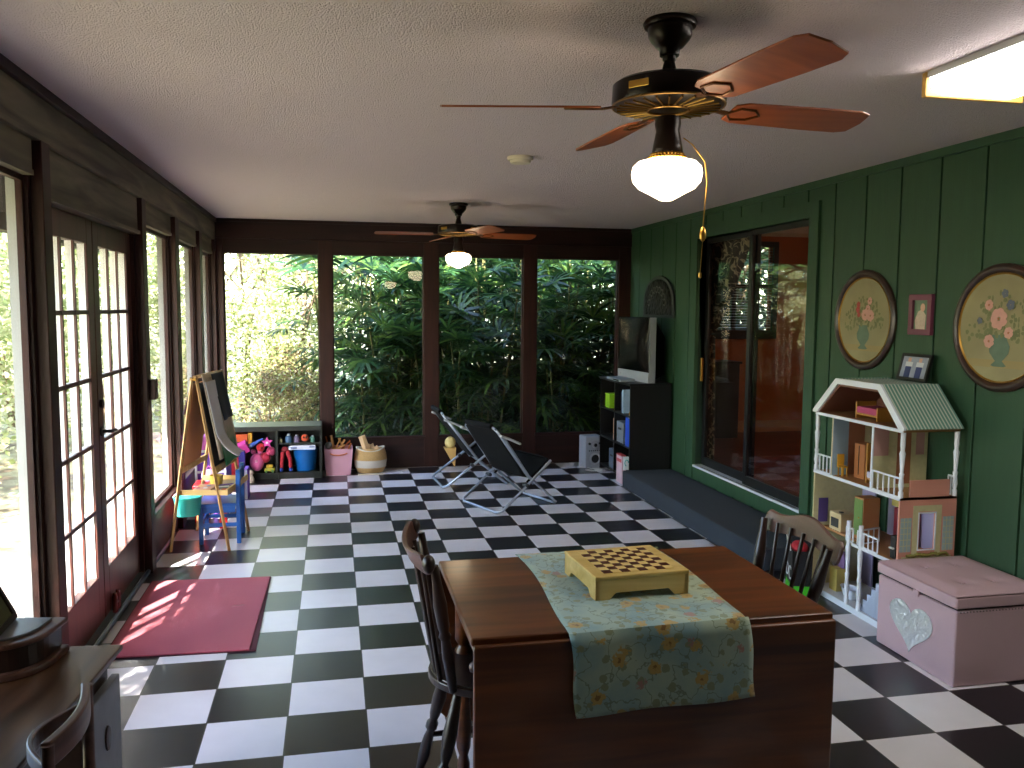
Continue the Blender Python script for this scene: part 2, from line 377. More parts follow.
# french doors
M_white_door = mat('white_door_paint', '#d9dad6', .5, var=.04)
def french_door(n, a, b):
    d = struct_root('door_%d' % n, (-0.365, (a + b) / 2, 0.03))
    x0, x1 = -0.386, -0.346; gz0, gz1 = 0.27, 1.905; s = 0.095
    f = MB(); f.box(x0, x1, a, a + s, 0.03, 2.02).box(x0, x1, b - s, b, 0.03, 2.02).box(x0, x1, a + s, b - s, 0.03, gz0).box(x0, x1, a + s, b - s, gz1, 2.02)
    f.build('door_frame', W_door, d, bevel=0.004)
    mu = MB()
    mo = MB()
    for i in (1, 2): y = a + s + (b - a - 2 * s) * i / 3; mu.box(x1 - .012, x1 - .002, y - 0.010, y + 0.010, gz0, gz1); mo.box(x0, x1 - .012, y - 0.008, y + 0.008, gz0, gz1)
    for j in range(1, 5): z = gz0 + (gz1 - gz0) * j / 5; mu.box(x1 - .013, x1 - .004, a + s, b - s, z - 0.010, z + 0.010); mo.box(x0 + .002, x1 - .013, a + s, b - s, z - 0.008, z + 0.008)
    mu.build('muntins', W_door, d); mo.build('outer_muntins', M_white_door, d)
    ot = MB(); ot.box(x0 - .004, x0, a, a + s, 0.03, 2.02).box(x0 - .004, x0, b - s, b, 0.03, 2.02).box(x0 - .004, x0, a + s, b - s, 0.03, gz0).box(x0 - .004, x0, a + s, b - s, gz1, 2.02)
    ot.box(x0, x1 - .012, a + s, a + s + .003, gz0, gz1).box(x0, x1 - .012, b - s - .003, b - s, gz0, gz1).build('outer_facing', M_white_door, d)
    MB().box(-0.361, -0.359, a + s, b - s, gz0, gz1).build('pane', GLs, d)
    return d
d1 = french_door(1, 0.40, 1.19); d2 = french_door(2, 1.20, 1.99)
h = MB(); h.tube([(-0.345, 1.235, 0.98), (-0.30, 1.235, 0.98), (-0.30, 1.33, 0.975)], 0.009, 8); h.cyl((-0.346, 1.235, 0.98), (-0.338, 1.235, 0.98), 0.026)
h.cyl((-0.346, 1.235, 1.12), (-0.33, 1.235, 1.12), 0.022); h.build('door_handle', M_black_metal, d2, smooth=True)

# ------------------------------------------------------------------ back wall with four tall windows
wb = struct_root('wall_back', (1.8, YB, 0))
BO = [(-0.215, 0.67), (0.80, 1.69), (1.84, 2.71), (2.85, 3.73)]
be = [-0.36] + [v for o in BO for v in o] + [XR + 0.1]
for i in range(0, len(be), 2):
    MB().box(be[i], be[i + 1], YB, YB + 0.12, 0, 2.44).build('post', W_brown, wb, bevel=0.004)
for a, b in BO:
    MB().box(a, b, YB + 0.005, YB + 0.12, 2.125, 2.44).build('header_panel', W_brownx, wb)
    MB().box(a, b, YB + 0.005, YB + 0.12, 0, 0.31).build('lower_panel', W_brownx, wb)
    MB().box(a - .01, b + .01, YB - 0.012, YB + 0.01, 0.295, 0.325).build('sill', W_brownx, wb, bevel=0.004)
MB().box(XL, XR, YB - 0.02, YB + 0.004, 2.255, 2.42).build('fascia_board', W_brownx, wb, bevel=0.004)
MB().box(XL, XR, YB - 0.03, YB + 0.004, 2.41, ZC).build('crown_strip', W_brownx, wb, bevel=0.003)
for a, b in BO:
    nwin += 1; w = struct_root('window_%d' % nwin, ((a + b) / 2, YB + .04, 0.31)); t = 0.010; z0, z1 = 0.31, 2.125
    f = MB(); y0, y1 = YB + .02, YB + .06
    f.box(a, a + t, y0, y1, z0, z1).box(b - t, b, y0, y1, z0, z1).box(a + t, b - t, y0, y1, z0, z0 + t).box(a + t, b - t, y0, y1, z1 - t, z1)
    f.build('window_frame', W_brown, w)
    MB().box(a + t, b - t, YB + .038, YB + .042, z0 + t, z1 - t).build('pane', GL, w)
# wall behind the camera
struct(MB().box(-0.46, XR + .1, Y0 - 0.12, Y0, 0, ZC).build('wall_front', W_brownx))

# ------------------------------------------------------------------ right wall of painted boards with sliding door
wr = struct_root('wall_right', (XR, 0, 0))
SY0, SY1, SZ0, SZ1 = 1.75, 3.50, 0.27, 2.21
bd = MB(); sp = 0.3137; k0 = math.floor((Y0 - 0.235) / sp)
for k in range(k0, 40):
    a, b = 0.235 + sp * k + 0.006, 0.235 + sp * (k + 1) - 0.006
    a, b = max(a, Y0), min(b, YB)
    if b <= a: continue
    segs = [(a, b, 0, ZC)]
    if b > SY0 - .09 and a < SY1 + .09:
        segs = [(a, b, 0, SZ0), (a, b, SZ1, ZC)]
        if a < SY0 - .09: segs.append((a, SY0 - .05, SZ0, SZ1))
        if b > SY1 + .09: segs.append((SY1 + .05, b, SZ0, SZ1))
    for (p, q, z0, z1) in segs: bd.box(XR, XR + 0.022, p, q, z0, z1)
bd.build('boards', M_green, wr, bevel=0.0025)
bk = MB(); bk.box(XR + .013, XR + .1, Y0, SY0, 0, ZC).box(XR + .013, XR + .1, SY1, YB + .1, 0, ZC).box(XR + .013, XR + .1, SY0, SY1, 0, SZ0 - .01).box(XR + .013, XR + .1, SY0, SY1, SZ1, ZC)
bk.build('backing', mat('green_groove_paint', '#142b1a', 0.7), wr)
MB().box(XR - .016, XR, Y0, YB - .03, 2.395, ZC).build('crown_strip', M_green, wr, bevel=0.003)
cs = MB(); cs.box(XR - .02, XR + .1, SY0 - .105, SY0, 0.15, SZ1 + .10).box(XR - .02, XR + .1, SY1, SY1 + .09, 0.15, SZ1 + .10).box(XR - .02, XR + .1, SY0, SY1, SZ1, SZ1 + .10)
cs.build('door_casing', M_green, wr, bevel=0.003)
MB().box(XR - .006, XR + .02, SY0, SY1, 0.15, SZ0 - .02).build('kick_board', M_green, wr)
MB().box(XR - .012, XR + .1, SY0, SY1, SZ0 - .018, SZ0).build('track', mat('white_track', '#c9ccd0', 0.4), wr)
M_alu = mat('black_door_frame', '#101112', 0.35)
GLd = glass_mat('door_glass', (0.90, 0.88, 0.84), 1.5)
def slider(n, a, b, x):
    d = struct_root('door_%d' % n, (x, (a + b) / 2, SZ0)); t = 0.05
    f = MB(); f.box(x - .015, x + .015, a, a + t, SZ0, SZ1).box(x - .015, x + .015, b - t, b, SZ0, SZ1).box(x - .015, x + .015, a + t, b - t, SZ0, SZ0 + .07).box(x - .015, x + .015, a + t, b - t, SZ1 - .04, SZ1)
    f.build('door_frame', M_alu, d, bevel=0.002)
    MB().box(x - .002, x + .002, a + t, b - t, SZ0 + .07, SZ1 - .04).build('pane', GLd, d)
    return d
slider(3, 1.755, 2.66, XR + .045)
ds = slider(4, 2.60, 3.495, XR + .012 + .07)
MB().box(XR + .02, XR + .04, 3.44, 3.465, 1.0, 1.2).build('door_handle', mat('brass', '#c79a4a', 0.3, 1.0), ds, bevel=0.003)

# ------------------------------------------------------------------ the room behind the sliding door
M_orange = mat('terracotta_wall_paint', '#b0602f', 0.7, var=0.05)
RY, RZ0, RZ1, RX1 = 5.7, 0.20, 2.62, 7.2
IW = (4.86, 5.75, 1.38, 2.33)
ib = MB(); ib.box(3.96, IW[0], RY, RY + .1, RZ0, RZ1).box(IW[1], RX1, RY, RY + .1, RZ0, RZ1).box(IW[0], IW[1], RY, RY + .1, RZ0, IW[2]).box(IW[0], IW[1], RY, RY + .1, IW[3], RZ1)
struct(ib.build('wall_house_back', M_orange))
struct(MB().box(RX1, RX1 + .1, -1, RY + .1, RZ0, RZ1).build('wall_house_right', M_orange))
struct(MB().box(3.97, RX1, -1.1, -1, RZ0, RZ1).build('wall_house_front', M_orange))
struct(MB().box(3.96, 3.975, -1, SY0, RZ0, RZ1).box(3.96, 3.975, SY1, RY, RZ0, RZ1).build('wall_house_left', M_orange))
struct(MB().box(3.97, RX1, -1, RY, 0.1, RZ0).build('floor_house', wood('dark_red_floorboards', '#4a1d14', '#7a3b26', 0.3, 'x', 0.7)))
struct(MB().box(3.97, RX1, -1, RY, RZ1, RZ1 + .05).build('ceiling_house', mat('cream_ceiling', '#b9a796', 0.9)))
struct(MB().box(3.99, RX1, RY - .03, RY, 2.45, RZ1).build('trim_crown', mat('cream_trim', '#c7b49a', 0.5)))
struct(MB().box(3.99, RX1, RY - .02, RY, RZ0, RZ0 + .13).build('trim_base', mat('tan_trim', '#b98458', 0.5)))
w = struct_root('window_9', ((IW[0] + IW[1]) / 2, RY, IW[2])); f = MB(); t = .06
f.box(IW[0] - t, IW[0], RY - .03, RY + .06, IW[2] - .1, IW[3] + t).box(IW[1], IW[1] + t, RY - .03, RY + .06, IW[2] - .1, IW[3] + t).box(IW[0], IW[1], RY - .03, RY + .06, IW[3], IW[3] + t).box(IW[0], IW[1], RY - .05, RY + .06, IW[2] - .1, IW[2])
f.box(IW[0], IW[1], RY, RY + .05, 1.86, 1.90).box(5.28, 5.31, RY, RY + .05, IW[2], IW[3])
f.build('window_frame', mat('dark_window_wood', '#1d1512', 0.5), w)
MB().box(IW[0], IW[1], RY + .045, RY + .05, IW[2], IW[3]).build('pane', GL, w)
sl = MB()
for i in range(30): z = IW[2] + .03 + i * .031; sl.at((0, RY - .015, z), (0.12, 0, 0)).box(IW[0] + .01, IW[1] - .01, -.012, .012, -.0008, .0008)
bl = sl.build('window_blind', mat('white_blind', '#c9cdd0', 0.5)); tag(bl, 'white slatted blind half open in the house window behind the glass door', 'blind')

t = thing('house_fill_lamp', 'unseen warm lamp added to brighten the house room behind the glass door', 'fill lamp', (5.6, 1.6, RZ1), local=True)  # added out of sight only to brighten this room
MB().lathe([(0, 0), (.12, 0), (.12, -.03), (0, -.03)], 24).build('base', M_silver, t, smooth=True)
MB().lathe([(0, -.03), (.15, -.03), (.16, -.06), (.12, -.11), (0, -.13)], 24).build('fill_bowl', emis('warm_fill_glow', '#ffe6c8', 110.0), t, smooth=True)

# ------------------------------------------------------------------ garden plants
def fan_leaf(mb, p, axis, L_, nb, rnd):
    axis = axis.normalized(); side = axis.cross(Vector((0, 0, 1)))
    side = side.normalized() if side.length > .1 else Vector((1, 0, 0)); nrm = side.cross(axis).normalized()
    for k in range(nb):
        a = (k / (nb - 1) - .5) * 3.6 + rnd.uniform(-.08, .08)
        d = (axis * math.cos(a) + side * math.sin(a)).normalized()
        l = L_ * (1 - .25 * abs(a) / 1.8) * rnd.uniform(.88, 1.1); w = L_ * .075
        s = d.cross(nrm).normalized(); pts = []; w = L_ * .048
        for j, (u, ww) in enumerate(((0, .25), (.35, 1), (.75, .8), (1.0, .12))):
            q = p + d * (l * u) + nrm * (0.10 * l * math.sin(u * 2)) - Vector((0, 0, 1)) * (0.30 * l * u * u)
            pts.append((q - s * w * ww, q + s * w * ww))
        v = [x for pr_ in pts for x in pr_]
        mb.add(v, [(0, 1, 3, 2), (2, 3, 5, 4), (4, 5, 7, 6)])
def palm_protos(seed, ncane, hmax, spread, mt, label):
    rnd = random.Random(seed); fo = MB(); canes = []
    for i in range(ncane):
        a = rnd.uniform(0, 2 * PI); r = spread * math.sqrt(rnd.random()); b = Vector((r * math.cos(a), r * math.sin(a), -.14)); h = hmax * rnd.uniform(.55, 1.0)
        top = b + Vector((rnd.uniform(-.2, .2), rnd.uniform(-.2, .2), h)); canes.append((b, top))
        nf = int(8 + h * 4.6)
        for j in range(nf):
            u = 0.22 + .78 * j / (nf - 1); q = b.lerp(top, u); az = j * 2.4 + rnd.uniform(-.4, .4); el = -.25 + 1.25 * (u ** 3) + rnd.uniform(-.2, .2)
            d = Vector((math.cos(az) * math.cos(el), math.sin(az) * math.cos(el), math.sin(el))); pl = rnd.uniform(.18, .38)
            tip = q + d * pl; s = d.orthogonal().normalized() * .004; s2 = d.cross(s).normalized() * .004
            fo.add([q - s, q + s, tip + s, tip - s], [(0, 1, 2, 3)])
            fan_leaf(fo, tip, d + Vector((0, 0, -.15)), rnd.uniform(.28, .42), rnd.choice((9, 10, 12)), rnd)
    root = thing('fan_palm', label, 'palm', (0, 0, 0), 0, 'fan palms behind the back windows', local=True)
    fo.build('fronds', mt, root, smooth='leaf')
    for b, t_ in canes: MB().tube([b, b.lerp(t_, .5) + Vector((.01, 0, 0)), t_], [.014, .012, .009], 6).build('stem', M_cane, root, smooth=True)
    return root
M_cane = mat('palm_cane', '#5d5a30', 0.7)
L_palm = leaf_mat('palm_leaf', ['#142e1a', '#213f22', '#36592c', '#64803a'], 0.35, 0.3)
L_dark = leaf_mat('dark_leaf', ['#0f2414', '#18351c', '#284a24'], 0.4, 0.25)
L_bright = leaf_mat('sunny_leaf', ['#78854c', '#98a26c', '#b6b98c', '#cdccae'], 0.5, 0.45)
L_dry = leaf_mat('dry_leaf', ['#5f4c3c', '#7d6a50', '#9a9468', '#7b8c4c'], 0.7, 0.3)
def bush_proto(name, seed, n, rx, ry, rz, cz, size, mt, label, cat, group=None, trunk=None, hollow=.35):
    rnd = random.Random(seed); mb = MB()
    blobs = [(Vector((rnd.uniform(-.6, .6) * rx, rnd.uniform(-.6, .6) * ry, cz + rnd.uniform(-.6, .7) * rz)), rnd.uniform(.3, .55)) for _ in range(14)]
    for i in range(n):
        bc, br = rnd.choice(blobs)
        d = Vector((rnd.gauss(0, 1), rnd.gauss(0, 1), rnd.gauss(0, 1))).normalized() * (hollow + (1 - hollow) * rnd.random())
        p = bc + Vector((d.x * rx * br, d.y * ry * br, d.z * rz * br))
        if p.z < -.1: p.z = rnd.uniform(-.08, .3)
        a = Vector((rnd.gauss(0, 1), rnd.gauss(0, 1), rnd.gauss(0, .7))).normalized(); s = a.orthogonal().normalized(); s.rotate(Matrix.Rotation(rnd.uniform(0, 6.28), 3, a))
        l = size * rnd.uniform(.6, 1.3); w_ = l * .28
        mb.add([p, p + a * l * .5 + s * w_, p + a * l, p + a * l * .5 - s * w_], [(0, 1, 2, 3)])
    root = thing(name, label, cat, (0, 0, 0), 0, group, local=True)
    mb.build('foliage', mt, root, smooth='leaf')
    tr = MB()
    tz = trunk or rz * .8
    for k in range(1 if trunk else 4):
        a = k * 1.7; tr.tube([(0, 0, -.14), (.1 * math.cos(a), .1 * math.sin(a), tz * .5), (.3 * rx * math.cos(a), .3 * ry * math.sin(a), tz)], [.05 if trunk else .02, .035 if trunk else .012, .015 if trunk else .005], 6)
    if trunk:
        for k in range(9):
            a = k * 2.4; z0 = trunk * (.45 + .06 * k); tr.tube([(0.05, 0, z0), (.5 * rx * math.cos(a), .5 * ry * math.sin(a), z0 + rz * .5), (.9 * rx * math.cos(a), .9 * ry * math.sin(a), z0 + rz * .7)], [.025, .014, .005], 5)
    tr.build('trunk' if trunk else 'stems', mat('bark', '#6b5a48', 0.9, bump=.3), root, smooth=True)
    return root
P = [palm_protos(11, 9, 2.5, .5, L_palm, 'tall fan palm clump with green fronds behind the back windows'),
     palm_protos(12, 8, 2.1, .5, L_palm, 'tall fan palm clump with green fronds behind the back windows'),
     palm_protos(13, 7, 1.5, .45, L_palm, 'tall fan palm clump with green fronds behind the back windows')]
spots = []
rnd = random.Random(5)
for row, (yy, xs0, xs1, st) in enumerate(((6.35, 1.42, 5.3, .62), (7.2, 1.2, 6.0, .66), (8.2, 1.35, 6.6, .75))):
    x = xs0
    while x < xs1: spots.append((x + rnd.uniform(-.15, .15), yy + rnd.uniform(-.25, .25), row)); x += st
first = {0: True, 1: True, 2: True}
for i, (x, y, row) in enumerate(spots):
    v = (2 if row == 0 and i % 3 == 0 else rnd.choice((0, 1)) if row else rnd.choice((1, 2, 1)))
    sc = rnd.uniform(.9, 1.1) * (1 + .12 * row)
    if first[v]: P[v].location = (x, y, 0); P[v].rotation_euler = (0, 0, rnd.uniform(0, 6)); P[v].scale = (sc,) * 3; first[v] = False
    else: copy_thing(P[v], (x, y, 0), rnd.uniform(0, 6), scale=sc)
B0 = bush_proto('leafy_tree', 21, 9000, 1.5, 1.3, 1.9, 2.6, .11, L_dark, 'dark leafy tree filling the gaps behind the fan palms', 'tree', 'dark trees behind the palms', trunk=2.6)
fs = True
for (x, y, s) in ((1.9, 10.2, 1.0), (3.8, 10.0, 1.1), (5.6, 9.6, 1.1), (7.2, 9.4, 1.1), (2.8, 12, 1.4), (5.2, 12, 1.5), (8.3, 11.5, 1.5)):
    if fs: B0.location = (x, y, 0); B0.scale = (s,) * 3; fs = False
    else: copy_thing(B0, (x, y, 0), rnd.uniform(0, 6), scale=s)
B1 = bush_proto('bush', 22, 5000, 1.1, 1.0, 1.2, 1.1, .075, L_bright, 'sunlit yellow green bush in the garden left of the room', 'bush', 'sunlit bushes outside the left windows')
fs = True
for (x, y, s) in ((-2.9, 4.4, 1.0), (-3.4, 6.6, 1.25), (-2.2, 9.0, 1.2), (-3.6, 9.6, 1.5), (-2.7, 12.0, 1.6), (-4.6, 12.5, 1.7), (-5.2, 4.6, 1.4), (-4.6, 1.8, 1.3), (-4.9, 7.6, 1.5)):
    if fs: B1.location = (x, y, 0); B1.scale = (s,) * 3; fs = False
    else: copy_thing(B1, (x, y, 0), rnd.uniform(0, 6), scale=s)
copy_thing(B1, (-1.10, -1.42, 0), 2.0, 'unseen bush added outside the closest left window to block the sun', scale=(.40, .5, 1.2))['group'] = ''  # added out of view to keep sun patches off the near floor
copy_thing(B1, (-1.12, -1.80, 0), .4, 'tall unseen bush added outside the left wall to block more sun', scale=(.42, .65, 1.25))['group'] = ''  # second unseen bush, added to thicken the sun block
B2 = bush_proto('garden_tree', 23, 2600, 1.4, 1.4, 1.7, 2.7, .075, L_bright, 'airy pale leaved tree against the bright sky behind the leftmost back window', 'tree', 'airy trees behind the leftmost back window', trunk=2.6, hollow=.1)
fs = True
for (x, y, s) in ((-.5, 9.6, 1.0), (.35, 9.2, .9), (.6, 11.2, 1.15), (-.3, 13.5, 1.5), (-1.4, 12.6, 1.4), (-3.4, 14.5, 1.6), (-6.0, 12, 1.7)):
    if fs: B2.location = (x, y, 0); B2.scale = (s,) * 3; fs = False
    else: copy_thing(B2, (x, y, 0), rnd.uniform(0, 6), scale=s)
for (x, y, s) in ((-1.1, 8.8, .95), (-.1, 8.7, .8), (.45, 10.2, 1.1)):
    c_ = copy_thing(B1, (x, y, 0), rnd.uniform(0, 6), 'pale sunlit bush behind the brown shrubs of the leftmost back window', scale=s); c_['group'] = 'pale bushes behind the leftmost back window'
B3 = bush_proto('dry_shrub', 24, 3200, .65, .5, .6, .42, .05, L_dry, 'brown dry shrub low behind the leftmost back window', 'bush', 'dry brown shrubs behind the leftmost back window')
fs = True
for (x, y, s) in ((.05, 7.2, .85), (.6, 7.0, .8), (-.9, 7.8, .9), (.3, 8.4, 1.1)):
    if fs: B3.location = (x, y, 0); B3.scale = (s,) * 3; fs = False
    else: copy_thing(B3, (x, y, 0), rnd.uniform(0, 6), scale=s)

# ================================================================== FURNITURE
W_table = wood('walnut_table_wood', '#3d1c0c', '#7c431b', 0.32, 'x', 0.7, coat=0.25)
W_dark = wood('dark_stained_wood', '#1a0f0b', '#33201a', 0.35, 'z', 1.0, coat=0.2)
W_rail = wood('worn_dark_rail_wood', '#3a2520', '#6a4a40', 0.4, 'y', 1.0, coat=0.15)
W_desk = wood('worn_desk_wood', '#2b1b14', '#5d3f2c', 0.3, 'y', 0.8, coat=0.3)
W_pine = wood('light_pine_wood', '#c49a55', '#e0bd78', 0.45, 'x', 1.0)
W_pinez = wood('pine_leg_wood', '#a97f4c', '#cfa46a', 0.5, 'z', 1.0)
M_brass = mat('brass', '#c79a4a', 0.3, 1.0)
M_wht = mat('white_painted_wood', '#dcdcdc', 0.4, var=0.04)

# ---------------- drop leaf table
TX0, TX1, TY0, TY1, TZ = 1.147, 2.200, -1.208, -0.50, 0.747
t = thing('drop_leaf_table', 'brown wooden drop leaf table with both leaves hanging down in the middle of the room', 'table', ((TX0 + TX1) / 2, (TY0 + TY1) / 2, 0))
MB().box(TX0, TX1, TY0, TY1, TZ - .022, TZ).build('tabletop', W_table, t, bevel=0.006, seg=3)
MB().box(TX0 + .012, TX1 - .012, TY0 + .01, TY1 - .01, TZ - .036, TZ - .0225).build('top_moulding', W_table, t, bevel=0.004)
for y0, y1 in ((TY0 - .024, TY0 - .002), (TY1 + .002, TY1 + .024)):
    lf = MB(); n = 12; x0, x1, z0, z1, c = TX0 + .004, TX1 - .004, 0.16, TZ - .014, .045
    poly = [(x0, z1), (x1, z1), (x1, z0 + c), (x1 - c, z0), (x0 + c, z0), (x0, z0 + c)]
    lf.prism(poly, 'y', y0, y1); lf.build('leaf', W_table, t, bevel=0.006)
ap = MB(); ap.box(TX0 + .05, TX0 + .07, TY0 + .06, TY1 - .06, .60, TZ - .036).box(TX1 - .07, TX1 - .05, TY0 + .06, TY1 - .06, .60, TZ - .036)
ap.box(TX0 + .05, TX1 - .05, TY0 + .05, TY0 + .07, .60, TZ - .036).box(TX0 + .05, TX1 - .05, TY1 - .07, TY1 - .05, .60, TZ - .036)
ap.build('apron', W_table, t)
prof = [(.014, 0), (.02, .02), (.022, .06), (.015, .09), (.024, .12), (.028, .18), (.02, .30), (.026, .42), (.03, .46), (.018, .48), (.030, .50), (.030, .60), (.030, .70)]
for x in (TX0 + .075, TX1 - .075):
    for y in (TY0 + .085, TY1 - .085): MB().lathe(prof, 14, (x, y, 0)).build('leg', W_table, t, smooth=True)
MB().box(TX0 + .04, TX0 + .052, TY0 + .13, TY1 - .13, .62, .70).build('drawer', W_table, t, bevel=.003)
kb = MB().lathe([(0, 0), (.012, .002), (.008, .012), (.016, .022), (.012, .032), (0, .036)], 14); kb.v = [Vector((TX0 + .005 - v.z + .03, v.x + TY0 + .035, v.y + .655)) for v in kb.v]
kb.build('knob', W_rail, t, smooth=True)

# ---------------- runner cloth
def runner_mat():
    m, nt, b = new_mat('floral_runner_cloth'); L = nt.links.new
    tc = N(nt, 'ShaderNodeTexCoord')
    n0 = N(nt, 'ShaderNodeTexNoise'); n0.inputs['Scale'].default_value = 7; n0.inputs['Detail'].default_value = 5; L(tc.outputs['Object'], n0.inputs['Vector'])
    cr = N(nt, 'ShaderNodeValToRGB'); e = cr.color_ramp.elements
    e[0].color = lin('#789ba0') + (1,); e[1].color = lin('#a6b8a0') + (1,); e[0].position = .35; e[1].position = .65; L(n0.outputs['Fac'], cr.inputs[0])
    col = cr.outputs[0]
    def layer(col, scale, rad, c, off, wob=.4, rag=30):
        mp = N(nt, 'ShaderNodeMapping'); mp.inputs['Location'].default_value = off; mp.inputs['Scale'].default_value = (scale,) * 3; L(tc.outputs['Object'], mp.inputs[0])
        w = N(nt, 'ShaderNodeTexNoise'); w.inputs['Scale'].default_value = rag; w.inputs['Detail'].default_value = 4; L(tc.outputs['Object'], w.inputs['Vector'])
        v = N(nt, 'ShaderNodeTexVoronoi'); v.inputs['Scale'].default_value = 1; L(mp.outputs[0], v.inputs['Vector'])
        s = N(nt, 'ShaderNodeMath', operation='MULTIPLY_ADD'); L(w.outputs['Fac'], s.inputs[0]); s.inputs[1].default_value = wob; L(v.outputs['Distance'], s.inputs[2])
        g = N(nt, 'ShaderNodeMapRange'); g.inputs['From Min'].default_value = rad + wob * .5; g.inputs['From Max'].default_value = rad + wob * .5 + .04; g.inputs['To Min'].default_value = 1; g.inputs['To Max'].default_value = 0; L(s.outputs[0], g.inputs['Value'])
        mx = N(nt, 'ShaderNodeMix', data_type='RGBA'); L(g.outputs[0], mx.inputs[0]); L(col, mx.inputs[6]); mx.inputs[7].default_value = lin(c) + (1,); return mx.outputs[2]
    wv = N(nt, 'ShaderNodeTexNoise'); wv.inputs['Scale'].default_value = 16; wv.inputs['Detail'].default_value = 3; L(tc.outputs['Object'], wv.inputs['Vector'])
    g = N(nt, 'ShaderNodeMapRange'); sb = N(nt, 'ShaderNodeMath', operation='SUBTRACT'); sb.inputs[1].default_value = .5; ab = N(nt, 'ShaderNodeMath', operation='ABSOLUTE'); L(wv.outputs['Fac'], sb.inputs[0]); L(sb.outputs[0], ab.inputs[0])
    g.inputs['From Min'].default_value = .006; g.inputs['From Max'].default_value = .016; g.inputs['To Min'].default_value = .7; g.inputs['To Max'].default_value = 0; L(ab.outputs[0], g.inputs['Value'])
    mx = N(nt, 'ShaderNodeMix', data_type='RGBA'); L(g.outputs[0], mx.inputs[0]); L(col, mx.inputs[6]); mx.inputs[7].default_value = lin('#5c6a4c') + (1,); col = mx.outputs[2]
    col = layer(col, 24, .28, '#7f8c6c', (3, 1, 2), .45, 60); col = layer(col, 14, .27, '#b09550', (0, 0, 0), .5, 90); col = layer(col, 14, .10, '#80602a', (0, 0, 0), .3, 120)
    col = layer(col, 7.5, .10, '#a07a70', (1.3, .4, .8), .3, 90)
    L(col, b.inputs['Base Color']); b.inputs['Roughness'].default_value = 0.7; b.inputs['Sheen Weight'].default_value = .3
    n3 = N(nt, 'ShaderNodeTexNoise'); n3.inputs['Scale'].default_value = 500; L(tc.outputs['Object'], n3.inputs['Vector'])
    bp = N(nt, 'ShaderNodeBump'); bp.inputs['Strength'].default_value = .2; bp.inputs['Distance'].default_value = .002; L(n3.outputs['Fac'], bp.inputs['Height']); L(bp.outputs[0], b.inputs['Normal'])
    return m
def runner_fn(u, v):
    x = 1.42 + (.51 + .01 * v) * u + .02 * v * 0
    Ltop = TY1 - TY0; over = .225; s = v * (Ltop + 2 * over) - over      # path length from the back edge
    zt = TZ + .005
    if s < 0: y, z = TY1 + .03, zt + s
    elif s < Ltop: y, z = TY1 - s, zt + .0015 * math.sin(9 * u + 7 * v)
    else: y, z = TY0 - .03 - .006 * math.sin(u * 9 + 1) - .012 * ((s - Ltop) / over), zt - (s - Ltop)
    if abs(s) < .02: y = TY1 + .02; z = zt - .004
    if abs(s - Ltop) < .02: y = TY0 - .02; z = zt - .004
    if s > Ltop: z += .012 * u - .02 * u * 0; x += .004 * math.sin(z * 30)
    if s < 0: x += 0.02
    return (x + .012 * math.sin(s * 7), y, z)
tag(MB().grid(runner_fn, 30, 80).build('table_runner', runner_mat(), None, smooth=True, org=(1.7, -.87, TZ), solid=.003), 'pale teal floral table runner draped across the brown table', 'table runner')

# ---------------- chess box
cz = TZ + .0075
cb = thing('chess_box', 'yellow wooden chess board box on bracket feet standing on the floral runner', 'game box', (1.69, -.86, cz), math.radians(3.5), local=True)
M_box = wood('yellow_varnished_wood', '#c4a455', '#dfc27c', 0.35, 'x', 1.0, coat=.2)
hx, hy, H = .150, .140, .072
for (axis, sgn) in (('y', -1), ('y', 1), ('x', -1), ('x', 1)):
    h_ = hx if axis == 'y' else hy
    poly = [(-h_, 0), (-h_ + .045, 0), (-h_ + .058, .014), (-h_ + .066, .02), (h_ - .066, .02), (h_ - .058, .014), (h_ - .045, 0), (h_, 0), (h_, H - .012), (-h_, H - .012)]
    d = (hy if axis == 'y' else hx) * sgn
    MB().prism(poly, axis, d - .012 * sgn, d).build('side_panel', M_box, cb)
MB().box(-hx + .012, hx - .012, -hy + .012, hy - .012, .022, H - .013).build('drawer_case', M_box, cb)
bdm = MB(); bdm.box(-hx - .002, hx + .002, -hy - .002, hy + .002, H - .012, H); bdm.build('lid', M_box, cb, bevel=.003)
q = MB(); s = .0285
for i in range(8):
    for j in range(8):
        if (i + j) % 2 == 0: q.box(-4 * s + i * s, -4 * s + i * s + s, -4 * s + j * s, -4 * s + j * s + s, H + .0002, H + .0012)
q.build('dark_squares', mat('dark_red_inlay', '#4a1c16', .35), cb)
q = MB()
for i in range(8):
    for j in range(8):
        if (i + j) % 2: q.box(-4 * s + i * s, -4 * s + i * s + s, -4 * s + j * s, -4 * s + j * s + s, H + .0002, H + .0012)
q.build('light_squares', mat('pale_yellow_inlay', '#dcc27a', .35), cb)

